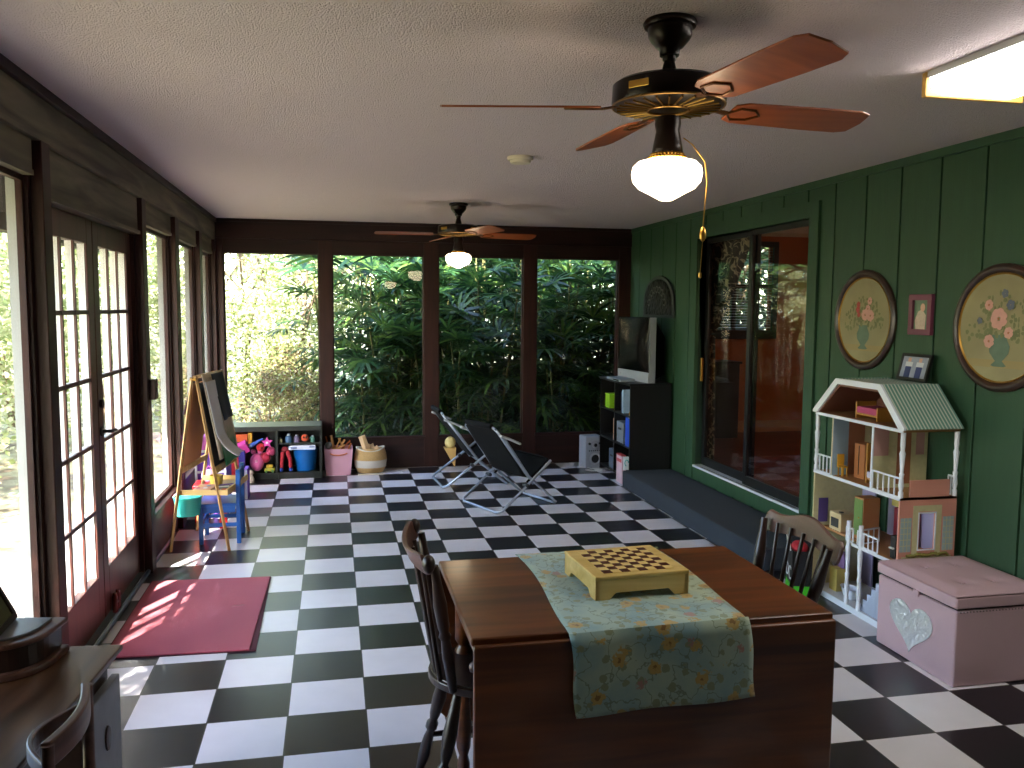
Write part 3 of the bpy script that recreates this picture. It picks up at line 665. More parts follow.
# ---------------- spindle back chairs
def turned(p0, p1, prof, n=12):
    p0, p1 = Vector(p0), Vector(p1); return [p0.lerp(p1, u) for u, r in prof], [r for u, r in prof]
LEGP = [(0, .013), (.08, .015), (.2, .022), (.34, .017), (.40, .012), (.43, .021), (.47, .021), (.5, .013), (.56, .019), (.7, .024), (.85, .018), (1, .013)]
POSTP = [(0, .012), (.08, .015), (.3, .018), (.42, .014), (.45, .020), (.48, .014), (.52, .018), (.70, .021), (.88, .014), (1, .012)]
def spindle_chair(label, loc, rz, kind):
    t = thing('dining_chair', label, 'chair', loc, rz, 'dark wooden spindle back chairs at the table', local=True)
    def seat(u, v, top):
        pass
    st = MB(); prof = []
    poly = []
    for k in range(40):
        a = 2 * PI * k / 40; x = .20 * math.cos(a); y = .19 * math.sin(a)
        if x > 0: x *= 1.02; y *= 1 + .05 * x / .2
        poly.append((x, y))
    st.prism([(p[0] * .93, p[1] * .93) for p in poly], 'z', .418, .424); st.prism(poly, 'z', .424, .448); st.prism([(p[0] * .96, p[1] * .96) for p in poly], 'z', .448, .455)
    st.build('seat', W_dark, t, smooth=False, bevel=.004)
    for sx, sy in ((1, 1), (1, -1), (-1, 1), (-1, -1)):
        pts, rr = turned((sx * .205 - .01, sy * .185, 0), (sx * .12, sy * .11, .42), LEGP); MB().tube(pts, rr, 12).build('leg', W_dark, t, smooth=True)
    for sy in (1, -1): MB().tube([(-.18, sy * .16, .15), (0, sy * .16, .155), (.165, sy * .16, .15)], [.009, .014, .009], 8).build('stretcher', W_dark, t, smooth=True)
    MB().tube([(0, -.16, .155), (0, 0, .155), (0, .16, .155)], [.009, .014, .009], 8).build('stretcher', W_dark, t, smooth=True)
    W = .212 if kind == 'bent' else .235
    topz = .85 if kind == 'bent' else .84
    def back(u): return -.215 - .04 * (1 - (u * 2 - 1) ** 2) if kind == 'bent' else -.235 - .03 * (1 - (u * 2 - 1) ** 2)
    for sy in (1, -1):
        pts, rr = turned((-.14, sy * .145, .44), (back(0) + .012, sy * (W - .022), topz), POSTP); MB().tube(pts, rr, 12).build('back_post', W_dark, t, smooth=True)
    ns = 4 if kind == 'bent' else 5
    for i in range(ns):
        u = (i + 1) / (ns + 1); y = -W + 2 * W * u
        MB().tube([(-.165 - .01 * math.sin(PI * u), y * .62, .44), (back(u) + .008, y * .97, topz - .005)], [.008, .007], 8).build('spindle', W_dark, t, smooth=True)
    cr = MB(); n = 28; v = []; f = []
    for i in range(n + 1):
        u = i / n; y = -W * 1.04 + 2.08 * W * u; x = back(u); e = abs(2 * u - 1)
        if kind == 'bent': zl, zh, th = .828, .882 - .008 * math.cos(e * 3), .017
        else: zl, zh, th = .80 + .012 * math.cos(e * PI), .878 + .016 * math.cos(e * PI * 1.4), .013
        if e > .93: zh -= .02 * (e - .93) / .07; zl += .015 * (e - .93) / .07
        lean = .02
        v += [(x - th / 2, y, zl), (x + th / 2, y, zl), (x + th / 2 - lean, y, zh), (x - th / 2 - lean, y, zh)]
    for i in range(n):
        for k in range(4): f.append((i * 4 + k, i * 4 + (k + 1) % 4, i * 4 + 4 + (k + 1) % 4, i * 4 + 4 + k))
    f += [(0, 1, 2, 3), tuple(n * 4 + k for k in (3, 2, 1, 0))]
    cr.add(v, f)
    cr.build('crest_rail', W_rail, t, bevel=.005, seg=3)
    if kind == 'bent':
        for sy in (1, -1): MB().ball((back(0) - .008, sy * W * 1.03, .865), .020, .022, .028).build('scroll_end', W_dark, t, smooth=True)
    return t
spindle_chair('dark spindle back chair with thick bent top rail at the left end of the table', (1.29, -.70, 0), 0, 'bent')
spindle_chair('dark spindle back chair with wavy crest at the right end of the table', (2.145, -.70, 0), PI, 'wavy')

# ---------------- desk at the left with its chair
DX0, DX1, DY0, DY1, DZ = -.12, .268, -1.85, -1.08, .75
t = thing('writing_desk', 'worn dark wooden desk with moulded edge by the left windows', 'desk', (DX1, DY1, 0), math.radians(-5))
dt = MB(); dt.box(DX0, DX1, DY0, DY1, DZ - .014, DZ); dt.build('desk_top', W_desk, t, bevel=.004, seg=3)
MB().box(DX0 + .005, DX1 - .012, DY0, DY1 - .01, DZ - .032, DZ - .0145).build('edge_moulding', W_desk, t, bevel=.006, seg=3)
MB().box(DX0 + .02, DX1 - .03, DY0 + .03, DY1 - .03, DZ - .075, DZ - .032).build('apron', W_dark, t)
MB().box(DX0 + .03, DX1 - .026, DY1 - .225, DY1 - .012, .12, DZ - .085).build('pedestal', W_dark, t, bevel=.003)
dr = MB().box(DX1 - .026, DX1 - .006, DY1 - .205, DY1 - .014, .40, DZ - .07).build('drawer', mat('grey_blue_reflection_panel', '#6d6f78', .35, var=.25, vs=20), t, bevel=.003)  # grey-blue reflection on the drawer front is painted into its colour
MB().at((DX1 - .006, DY1 - .115, .56), (0, PI / 2, 0)).lathe([(0, -.001), (.032, 0), (.03, .004), (0, .005)], 16, b=.55).build('keyhole_plate', W_dark, dr)
MB().box(DX1 - .026, DX1 - .008, DY1 - .205, DY1 - .014, .15, .39).build('drawer', W_dark, t, bevel=.003)
for x in (DX0 + .06, DX1 - .085):
    for y in (DY1 - .06, DY1 - .225, DY0 + .08): MB().lathe([(.012, 0), (.02, .03), (.014, .06), (.022, .1), (.022, .125 if y > DY0 + .2 else .69)], 12, (x, y, 0)).build('leg', W_dark, t, smooth=True)
# rounded wooden box on the desk
bx = thing('wooden_box', 'dark wooden box with a rounded moulded corner standing on the desk', 'box', (.15, -1.20, DZ), math.radians(-8))
def rpoly(x0, x1, y0, y1, r, n=8):
    return [(x0, y0)] + [(x1 - r + r * math.sin(PI / 2 * k / n), y0 + r - r * math.cos(PI / 2 * k / n)) for k in range(n + 1)] + [(x1, y1), (x0, y1)]
MB().prism(rpoly(-.16, .135, -1.30, -1.10, .12), 'z', DZ, DZ + .018).build('plinth', W_rail, bx, bevel=.005)
MB().prism(rpoly(-.15, .12, -1.285, -1.11, .11), 'z', DZ + .018, DZ + .075).build('body', W_dark, bx, bevel=.002)
MB().prism(rpoly(-.16, .135, -1.30, -1.10, .12), 'z', DZ + .075, DZ + .088).build('lid', W_rail, bx, bevel=.005, seg=3)
MB().prism(rpoly(-.15, .105, -1.27, -1.12, .095), 'z', DZ + .088, DZ + .094).build('lid_panel', mat('bluish_lit_lid', '#70737c', .3, var=.2, vs=14), bx, bevel=.002)  # bluish light falling on the lid top is put into this colour
# picture frame leaning on the box
t = thing('leaning_picture_frame', 'small dark framed picture leaning on top of the wooden box', 'picture frame', (.035, -1.21, DZ + .096), math.radians(20), local=True)
t.rotation_euler = (math.radians(-25), 0, math.radians(92))
fr = MB(); fr.box(-.1, .1, -.008, .008, 0, .014).box(-.1, .1, -.008, .008, .136, .15).box(-.1, -.086, -.008, .008, .014, .136).box(.086, .1, -.008, .008, .014, .136); fr.build('frame', W_dark, t, bevel=.002)
MB().box(-.086, .086, -.003, .005, .014, .136).build('picture', mat('olive_picture', '#4a4b2c', .8, var=.4, vs=18), t)
# desk chair
t = thing('desk_chair', 'brown wooden chair with a curved top rail drawn up to the desk', 'chair', (.306, -1.662, 0), PI, local=True)
# chair faces -x; local +x is its front after turning
MB().prism([(-.07, -.17), (.3, -.2), (.3, .2), (-.07, .17)], 'z', .43, .455).build('seat', W_rail, t, bevel=.008)
for sy in (1, -1):
    MB().tube([(-.02 - .17, sy * .17, 0), (-.18, sy * .17, .45), (-.01, sy * .175, .84)] if False else [(.01, sy * .14, 0), (.005, sy * .125, .42), (.0, sy * .122, .845)], [.012, .013, .011], 8).build('back_post', W_rail, t, smooth=True)
    MB().tube([(.27, sy * .17, 0), (.27, sy * .17, .43)], [.012, .018], 8).build('leg', W_rail, t, smooth=True)
    MB().tube([(-.045, sy * .15, .2), (.27, sy * .17, .2)], .01, 8).build('stretcher', W_rail, t, smooth=True)
def band(bulge, z0, z1, th, lean, W=.124):
    mb = MB(); n = 18; v = []; f = []
    for i in range(n + 1):
        u = i / n; y = -W + 2 * W * u; x = bulge * math.sin(PI * u) + .004
        v += [(x - th / 2 - lean, y, z0), (x + th / 2 - lean, y, z0), (x + th / 2, y, z1), (x - th / 2, y, z1)]
    for i in range(n):
        for k in range(4): f.append((i * 4 + k, i * 4 + (k + 1) % 4, i * 4 + 4 + (k + 1) % 4, i * 4 + 4 + k))
    f += [(0, 1, 2, 3), tuple(n * 4 + k for k in (3, 2, 1, 0))]; return mb.add(v, f)
band(-.022, .80, .85, .018, .0).build('crest_rail', W_rail, t, bevel=.004)
band(.06, .78, .81, .012, 0).build('inner_rail', W_rail, t, bevel=.003)
band(-.03, .58, .63, .014, .015).build('back_slat', W_rail, t, bevel=.003)

# ---------------- ceiling fans
W_blade = wood('orange_brown_blade_wood', '#83401f', '#ad5c2c', 0.4, 'x', .7, coat=.1)
M_bronze = mat('dark_bronze', '#1c130f', .3, .6, var=.1)
M_globe = emis('lit_globe_glass', '#ffe7c0', GLOBE_E)
def fan(label, loc, angs, s=1.0, chain=False):
    t = thing('ceiling_fan', label, 'ceiling fan', loc, 0, 'brown ceiling fans with lit globes', local=True)
    MB().lathe([(0, 0), (.074, 0), (.078, -.008), (.074, -.018), (.064, -.021), (.062, -.045), (.054, -.058), (.040, -.074), (.030, -.082), (.028, -.098), (0, -.10)], 28).build('canopy', M_bronze, t, smooth=True)
    MB().lathe([(.018, -.09), (.020, -.11), (.016, -.115), (.022, -.14), (.030, -.17), (.034, -.175), (0, -.178)], 20).build('downrod', M_bronze, t, smooth=True)
    MB().lathe([(0, -.168), (.06, -.17), (.150, -.174), (.162, -.182), (.165, -.232), (.160, -.242), (.14, -.246), (0, -.25)], 40).build('motor_housing', M_bronze, t, smooth=True)
    br = MB(); br.tube([(.162 * math.cos(a), .162 * math.sin(a), -.240) for a in [2 * PI * k / 40 for k in range(40)]], .0035, 6, closed=True)
    for k in range(26):
        a = 2 * PI * k / 26; br.tube([(.06 * math.cos(a), .06 * math.sin(a), -.251), (.150 * math.cos(a), .150 * math.sin(a), -.247)], .003, 5)
    br.tube([(.06 * math.cos(a), .06 * math.sin(a), -.252) for a in [2 * PI * k / 24 for k in range(24)]], .004, 6, closed=True)
    br.build('brass_grille', mat('aged_brass', '#8a6836', .35, .9), t, smooth=True)
    for i in range(4):
        a = 2 * PI * i / 4 - .9
        MB().at((.165 * math.cos(a), .165 * math.sin(a), -.207), (0, 0, a)).box(-.001, .002, -.032, .032, -.010, .010).build('side_ornament', M_brass, t, bevel=.002)
    MB().lathe([(0, -0.270), (.036, -0.272), (.038, -0.292), (.034, -0.312), (.042, -0.352), (.045, -0.372), (.04, -0.379), (0, -0.382)], 28).build('switch_housing', M_bronze, t, smooth=True)
    rg = MB()
    for z, r in ((-0.380, .046), (-0.388, .052)):
        for k in range(30): a = 2 * PI * (k + (.5 if z < -.385 else 0)) / 30; rg.ball((r * math.cos(a), r * math.sin(a), z), .0052, n=6, m=4)
    rg.lathe([(0, -0.377), (.044, -0.378), (.05, -0.388), (.048, -0.394), (0, -0.395)], 28); rg.build('beaded_fitter', M_brass, t, smooth=True)
    MB().lathe([(.046, -.390), (.060, -.394), (.086, -.401), (.099, -.414), (.103, -.434), (.099, -.456), (.082, -.476), (.056, -.489), (.040, -.498), (.018, -.510), (0, -.513)], 40).build('glass_globe', M_globe, t, smooth=True)
    for a in angs:
        a = math.radians(a); R_ = Matrix.Rotation(a, 4, 'Z') @ Matrix.Rotation(math.radians(-13), 4, 'X')
        blade = [(.20, -.045), (.235, -.062), (.50, -.072), (.62, -.072), (.655, -.058), (.665, 0), (.655, .058), (.62, .072), (.50, .072), (.235, .062), (.20, .045)]
        mb = MB(); mb.m = Matrix.Translation((0, 0, -.243)) @ R_; mb.prism(blade, 'z', -.003, .003); b_ = mb.build('blade', W_blade, t, bevel=.0015)
        mb = MB(); mb.m = Matrix.Translation((0, 0, -.236)) @ R_; mb.tube([(.09, 0, 0), (.15, 0, -.006), (.19, 0, -.012)], [(.004, .016), (.004, .011), (.004, .014)], 8)
        mb.tube([(.19, 0, -.012), (.22, .035, -.012), (.27, .03, -.012), (.30, 0, -.012), (.27, -.03, -.012), (.22, -.035, -.012)], .004, 6, closed=True)
        mb.build('blade_iron', mat('worn_bronze_iron', '#5a3a20', .35, .7), b_, smooth=True)
    if chain:
        ch = MB(); ch.tube([(.045, -.01, -.33), (.07, -.02, -.35), (.105, -.032, -.40), (.112, -.034, -.46), (.103, -.033, -.585)], .0018, 6); ch.build('pull_chain', M_brass, t, smooth=True)
        MB().lathe([(0, -.585), (.006, -.59), (.010, -.605), (.010, -.618), (.005, -.628), (0, -.63)], 14, (.103, -.033, 0)).build('chain_bob', M_brass, t, smooth=True)
        MB().tube([(.103, -.033, -.63), (.098, -.033, -.72)], .0012, 5).build('pull_cord', M_brass, t)
        MB().lathe([(0, -.72), (.005, -.722), (.005, -.735), (0, -.737)], 10, (.098, -.033, 0)).build('cord_bob', M_brass, t, smooth=True)
    return t
fan('near brown ceiling fan with bright schoolhouse globe and long pull chain above the table', (1.765, -.95, ZC), (168, 93, 5, -80), chain=True)
fan('far brown ceiling fan with lit globe in front of the back windows', (1.79, 3.48, ZC), (176, 99, 10, -72))

# smoke detector, fluorescent fixture
t = thing('smoke_detector', 'small round cream smoke detector on the ceiling between the two fans', 'smoke detector', (1.82, 1.32, ZC), local=True)
M_cream = mat('cream_plastic', '#d8cdb4', .5)
MB().lathe([(0, 0), (.072, 0), (.072, -.012), (.066, -.02), (0, -.02)], 32).build('base', M_cream, t, smooth=True)
MB().lathe([(0, -.019), (.058, -.02), (.054, -.034), (.03, -.038), (0, -.039)], 32).build('cover', M_cream, t, smooth=True)
t = thing('fluorescent_light', 'bright fluorescent ceiling light with a wooden end trim near the green wall', 'ceiling light', (3.03, -1.25, ZC), local=True)
M_goldwood = wood('golden_oak_trim', '#a87a34', '#d9ac5c', .35, 'x', 1)
MB().box(-.185, .185, -.6, .6, -.012, 0).build('housing', M_wht, t)
for y0 in (-.615, .59): MB().box(-.20, .20, y0, y0 + .022, -.085, 0).build('end_trim', M_goldwood, t, bevel=.004)
sh = MB(); n = 10
pl = [(-.185, -.012), (-.18, -.05), (-.165, -.068), (-.13, -.076), (.13, -.076), (.165, -.068), (.18, -.05), (.185, -.012)]
sh.prism(pl, 'y', -.592, .589); sh.build('diffuser', emis('lit_diffuser', '#fffaf0', TUBE_E), t)
for x in (-.19, .19): MB().box(x - .005, x + .005, -.59, .589, -.022, 0).build('side_rail', mat('white_metal', '#c9c9cc', .4), t)

# ================================================================== RIGHT SIDE
M_carpet = mat('blue_grey_carpet', '#2b323b', .95, var=.2, vs=60, bump=.5, bs=400)
struct(MB().box(3.36, 3.838, 1.36, 3.93, 0, .15).build('floor_step', M_carpet, bevel=.012))
# bookcase
t = thing('bookcase', 'tall black open bookcase in the back right corner under the television', 'bookcase', (3.63, 4.42, 0))
M_blk = mat('black_laminate', '#0d0c0c', .45)
BX0, BX1, BY0, BY1, BZ = 3.44, 3.835, 3.97, 4.86, .93
for y in (BY0, BY1 - .018): MB().box(BX0, BX1, y, y + .018, 0, BZ - .018).build('side_panel', M_blk, t)
MB().box(BX0, BX1, (BY0 + BY1) / 2 - .009, (BY0 + BY1) / 2 + .009, .05, BZ - .018).build('divider', M_blk, t)
MB().box(BX0 - .012, BX1, BY0 - .008, BY1 + .008, BZ - .018, BZ + .006).build('top', M_blk, t, bevel=.002)
for z in (.04, .33, .62): MB().box(BX0 + .004, BX1 - .01, BY0 + .018, BY1 - .018, z, z + .018).build('shelf', M_blk, t)
MB().box(BX1 - .01, BX1, BY0 + .018, BY1 - .018, .04, BZ - .018).build('back_panel', M_blk, t)
def bin_(x0, y0, y1, z0, h, col, label, handle='#222222', name='storage_bin'):
    t = thing(name, label, 'storage bin', (x0 + .12, (y0 + y1) / 2, z0)); m = mat('cloth_' + col, col, .85, var=.1, vs=40, bump=.2, bs=200)
    MB().box(x0, x0 + .24, y0, y1, z0, z0 + h).build('body', m, t, bevel=.006); MB().box(x0 - .004, x0, (y0 + y1) / 2 - .035, (y0 + y1) / 2 + .035, z0 + h * .62, z0 + h * .72).build('handle', mat('h' + handle, handle, .6), t, bevel=.003)
S1, S2, S3 = .058, .348, .638
bin_(3.452, 4.19, 4.38, S2, .20, '#6f767f', 'grey fabric bin with black handle on the middle shelf of the bookcase')
bin_(3.452, 4.43, 4.60, S1, .19, '#5d6572', 'grey fabric bin with black handle on the lowest shelf of the bookcase')
def bk_(name, x0, x1, y0, y1, z0, h, col, label, cat='book'):
    t = thing(name, label, cat, ((x0 + x1) / 2, (y0 + y1) / 2, z0)); th = y1 - y0
    MB().box(x0, x1, y0, y0 + .003, z0, z0 + h).build('cover', mat('c' + col, col, .5), t); MB().box(x0, x1, y1 - .003, y1, z0, z0 + h).build('cover', mat('c' + col, col, .5), t)
    MB().box(x0, x0 + .004, y0, y1, z0, z0 + h).build('spine', mat('c' + col, col, .5), t); MB().box(x0 + .004, x1 - .004, y0 + .003, y1 - .003, z0 + .004, z0 + h - .004).build('pages', mat('paper', '#d8d3c4', .8), t)
bk_('binder', 3.442, 3.66, 3.992, 4.10, S2, .265, '#1e46b4', 'bright blue binder standing on the middle shelf nearest the step')
bk_('book', 3.45, 3.62, 4.19, 4.23, S3, .22, '#9db6c8', 'pale blue book standing on the top shelf of the bookcase')
bk_('book', 3.45, 3.60, 4.232, 4.255, S3, .20, '#2e4a6c', 'navy blue book on the top shelf beside the pale blue book')
bk_('book', 3.45, 3.64, 4.00, 4.03, S3, .035, '#d9a53c', 'yellow booklet lying on the top shelf of the bookcase')
bk_('book', 3.45, 3.62, 4.45, 4.475, S2, .21, '#b88a70', 'thin tan book beside the grey bin on the middle shelf')
t = thing('toy_bin', 'lime green plastic tub on the top shelf of the bookcase', 'tub', (3.52, 4.66, S3)); MB().box(3.45, 3.6, 4.60, 4.73, S3, S3 + .13).build('body', mat('lime_plastic', '#7fae1e', .4), t, bevel=.006); MB().box(3.446, 3.604, 4.595, 4.735, S3 + .13, S3 + .142).build('rim', mat('lime_plastic2', '#94c32c', .4), t, bevel=.003)
M_pinkp = mat('pale_pink_paper', '#d9b6c0', .6); M_redt = mat('red_print', '#c8343c', .5); M_teal = mat('teal_print', '#2ba0a0', .5)
t = thing('gift_box', 'tall pale pink box with red print leaning against the bookcase front', 'box', (3.42, 4.12, 0)); MB().box(3.395, 3.437, 4.05, 4.20, 0, .26).build('body', M_pinkp, t, bevel=.002)
pr_ = MB()
for k in range(6): pr_.box(3.3935, 3.395, 4.06 + .022 * k, 4.076 + .022 * k, .195, .225)
pr_.build('red_print', M_redt, t); MB().box(3.3935, 3.437, 4.05, 4.20, .255, .264).build('red_edge', M_redt, t)
t = thing('card', 'white card with a teal swirl standing on the step end beside the bookcase', 'card', (3.42, 3.955, .15)); MB().box(3.38, 3.425, 3.94, 3.966, .151, .27).build('body', mat('white_card', '#cfd6d8', .6), t)
sw = MB(); sw.tube([(3.386 + .018 * math.cos(a) + .018, 3.938, .215 + .028 * math.sin(a)) for a in [k * .5 for k in range(10)]], .004, 6); sw.build('teal_swirl', M_teal, t, smooth=True)
# television
t = thing('television', 'boxy television with black screen and silver surround on top of the bookcase', 'television', (3.68, 4.33, BZ + .006), 0, local=True)
t.rotation_euler = (0, 0, math.radians(6)); TW, TH = .33, .60
M_tvs = mat('silver_plastic', '#9a9da1', .4, .2); M_scr = mat('dark_screen', '#08090a', .12, var=0)
fb = MB(); fb.box(-.10, -.04, -TW, TW, .0, .095).box(-.094, -.03, -TW - .003, -TW, .0, TH); fb.build('silver_trim', M_tvs, t, bevel=.002); fb = MB(); fb.box(-.10, -.04, -TW, -TW + .02, .095, TH).box(-.10, -.04, TW - .02, TW, .095, TH).box(-.10, -.04, -TW + .02, TW - .02, TH - .02, TH); fb.build('front_surround', M_scr, t, bevel=.004)
MB().grid(lambda u, v: (-.094 - .012 * math.sin(PI * u) * math.sin(PI * v), -TW + .02 + (2 * TW - .04) * u, .095 + (TH - .115) * v), 16, 12).build('screen', M_scr, t, smooth=True)
cs = MB(); cs.add([(-.04, -TW + .01, .02), (-.04, TW - .01, .02), (-.04, TW - .01, TH - .01), (-.04, -TW + .01, TH - .01), (.14, -.18, .06), (.14, .18, .06), (.14, .18, .42), (.14, -.18, .42)], [(0, 1, 2, 3), (4, 7, 6, 5), (0, 4, 5, 1), (1, 5, 6, 2), (2, 6, 7, 3), (3, 7, 4, 0)]); cs.build('tube_housing', mat('matte_black', '#060606', .9, spec=.1), t, bevel=.01)
MB().at((-.101, TW - .06, .05), (0, -PI / 2, 0)).lathe([(0, 0), (.014, 0), (.014, .004), (0, .004)], 12).build('power_button', M_tvs, t)
t = thing('disc_player', 'flat grey disc player on the bookcase edge in front of the television', 'disc player', (3.48, 4.35, BZ + .006)); MB().box(3.40, 3.545, 4.15, 4.55, BZ + .0065, BZ + .03).build('body', mat('grey_player', '#8a9094', .35), t, bevel=.003); MB().box(3.398, 3.401, 4.2, 4.35, BZ + .014, BZ + .022).build('disc_slot', M_scr, t)
# stereo
t = thing('stereo_speaker', 'silver portable stereo with round speaker and knobs on the floor by the back wall', 'stereo', (3.37, 4.93, 0), local=True)
t.rotation_euler = (0, 0, math.radians(8)); M_st = mat('pale_silver_plastic', '#a9adb8', .4, .1)
MB().box(-.095, .095, -.08, .09, 0, .325).build('cabinet', M_st, t, bevel=.01)
def disc(name, c, r, d, m, par, axis=-1):
    mb = MB().lathe([(0, 0), (r, 0), (r * .92, d), (0, d)], 24); mb.v = [Vector((c[0] + v.x, c[1] - v.z, c[2] + v.y)) for v in mb.v]; return mb.build(name, m, par, smooth=True)
M_dk = mat('dark_grey_plastic', '#24262b', .5)
disc('speaker_ring', (.01, -.08, .095), .062, .006, mat('light_ring', '#c3c7cf', .3, .3), t); disc('speaker_cone', (.01, -.0855, .095), .042, .004, M_dk, t)
disc('dial', (.01, -.08, .235), .035, .012, mat('light_ring', '#c3c7cf', .3, .3), t); disc('dial_cap', (.01, -.092, .235), .018, .004, M_dk, t)
for x in (-.055, .062): disc('knob', (x, -.08, .25), .013, .012, M_dk, t)
for k in range(6): disc('button', (-.055 + k * .023, -.08, .178), .006, .005, M_dk, t)
t2 = tag(MB().tube([(3.30, 4.86, .012), (3.34, 4.78, .006), (3.42, 4.72, .006), (3.40, 4.66, .006), (3.30, 4.68, .006), (3.26, 4.74, .006), (3.36, 4.78, .006)], .004, 6).build('power_cord', mat('white_cord', '#c9c9c9', .5), None, smooth=True, org=(3.34, 4.76, .006)), 'thin white cord curled on the floor in front of the stereo', 'cord')
# small things by the dark wall behind the loungers
t = thing('toy_cone', 'tan triangular toy with a rounded yellow top standing at the back wall behind the loungers', 'toy', (1.93, 5.0, 0))
M_tan = mat('tan_cloth', '#c79f5c', .8); c = MB(); c.add([(1.87, 5.0, .22), (1.99, 5.0, .22), (1.985, 5.03, .03), (1.97, 4.97, .03), (1.87, 5.1, .22), (1.99, 5.1, .22), (1.985, 5.1, .03)], [(0, 1, 3), (1, 2, 3), (1, 5, 6, 2), (0, 4, 5, 1), (0, 3, 6, 4), (3, 2, 6)]); c.build('cone', M_tan, t)
MB().ball((1.935, 5.04, .27), .055, .05, .06).build('top', mat('pale_yellow_plush', '#cdb878', .8), t, smooth=True)
# arched plaque
t = thing('wall_plaque', 'dark arched carved plaque hanging on the green wall above the television', 'plaque', (XR, 4.37, 1.53))
def arch(w, z0, h, n=16): return [(4.37 - w, z0)] + [(4.37 - w * math.cos(PI * k / n), z0 + .10 + (h - .10) * math.sin(PI * k / n) ** .8) for k in range(n + 1)] + [(4.37 + w, z0)]
MB().prism(arch(.39, 1.53, .40), 'x', XR - .022, XR - .002).build('rim', mat('dark_bronze_rim', '#17191a', .5), t, bevel=.004)
def carved():
    m, nt, b = new_mat('carved_relief'); L = nt.links.new; tc = N(nt, 'ShaderNodeTexCoord'); v = N(nt, 'ShaderNodeTexVoronoi'); v.inputs['Scale'].default_value = 24; L(tc.outputs['Object'], v.inputs['Vector'])
    cr = N(nt, 'ShaderNodeValToRGB'); cr.color_ramp.elements[0].color = lin('#050606') + (1,); cr.color_ramp.elements[1].color = lin('#262724') + (1,); cr.color_ramp.elements[1].position = .7; L(v.outputs['Distance'], cr.inputs[0]); L(cr.outputs[0], b.inputs['Base Color'])
    bp = N(nt, 'ShaderNodeBump'); bp.inputs['Distance'].default_value = .02; L(v.outputs['Distance'], bp.inputs['Height']); L(bp.outputs[0], b.inputs['Normal']); b.inputs['Roughness'].default_value = .7; b.inputs['Specular IOR Level'].default_value = .2; return m
M_carv = carved()
MB().prism(arch(.33, 1.56, .335), 'x', XR - .030, XR - .020).build('carved_face', M_carv, t)
sc_ = MB()
for k in range(9):
    a = PI * (k + .5) / 9; sc_.tube([(XR - .032, 4.37 - .20 * math.cos(a) + .03 * math.cos(b), 1.65 + .15 * math.sin(a) + .03 * math.sin(b)) for b in [q * .8 for q in range(8)]], .006, 5)
sc_.build('scrollwork', mat('worn_bronze', '#4a4a45', .5, .3), t, smooth=True)

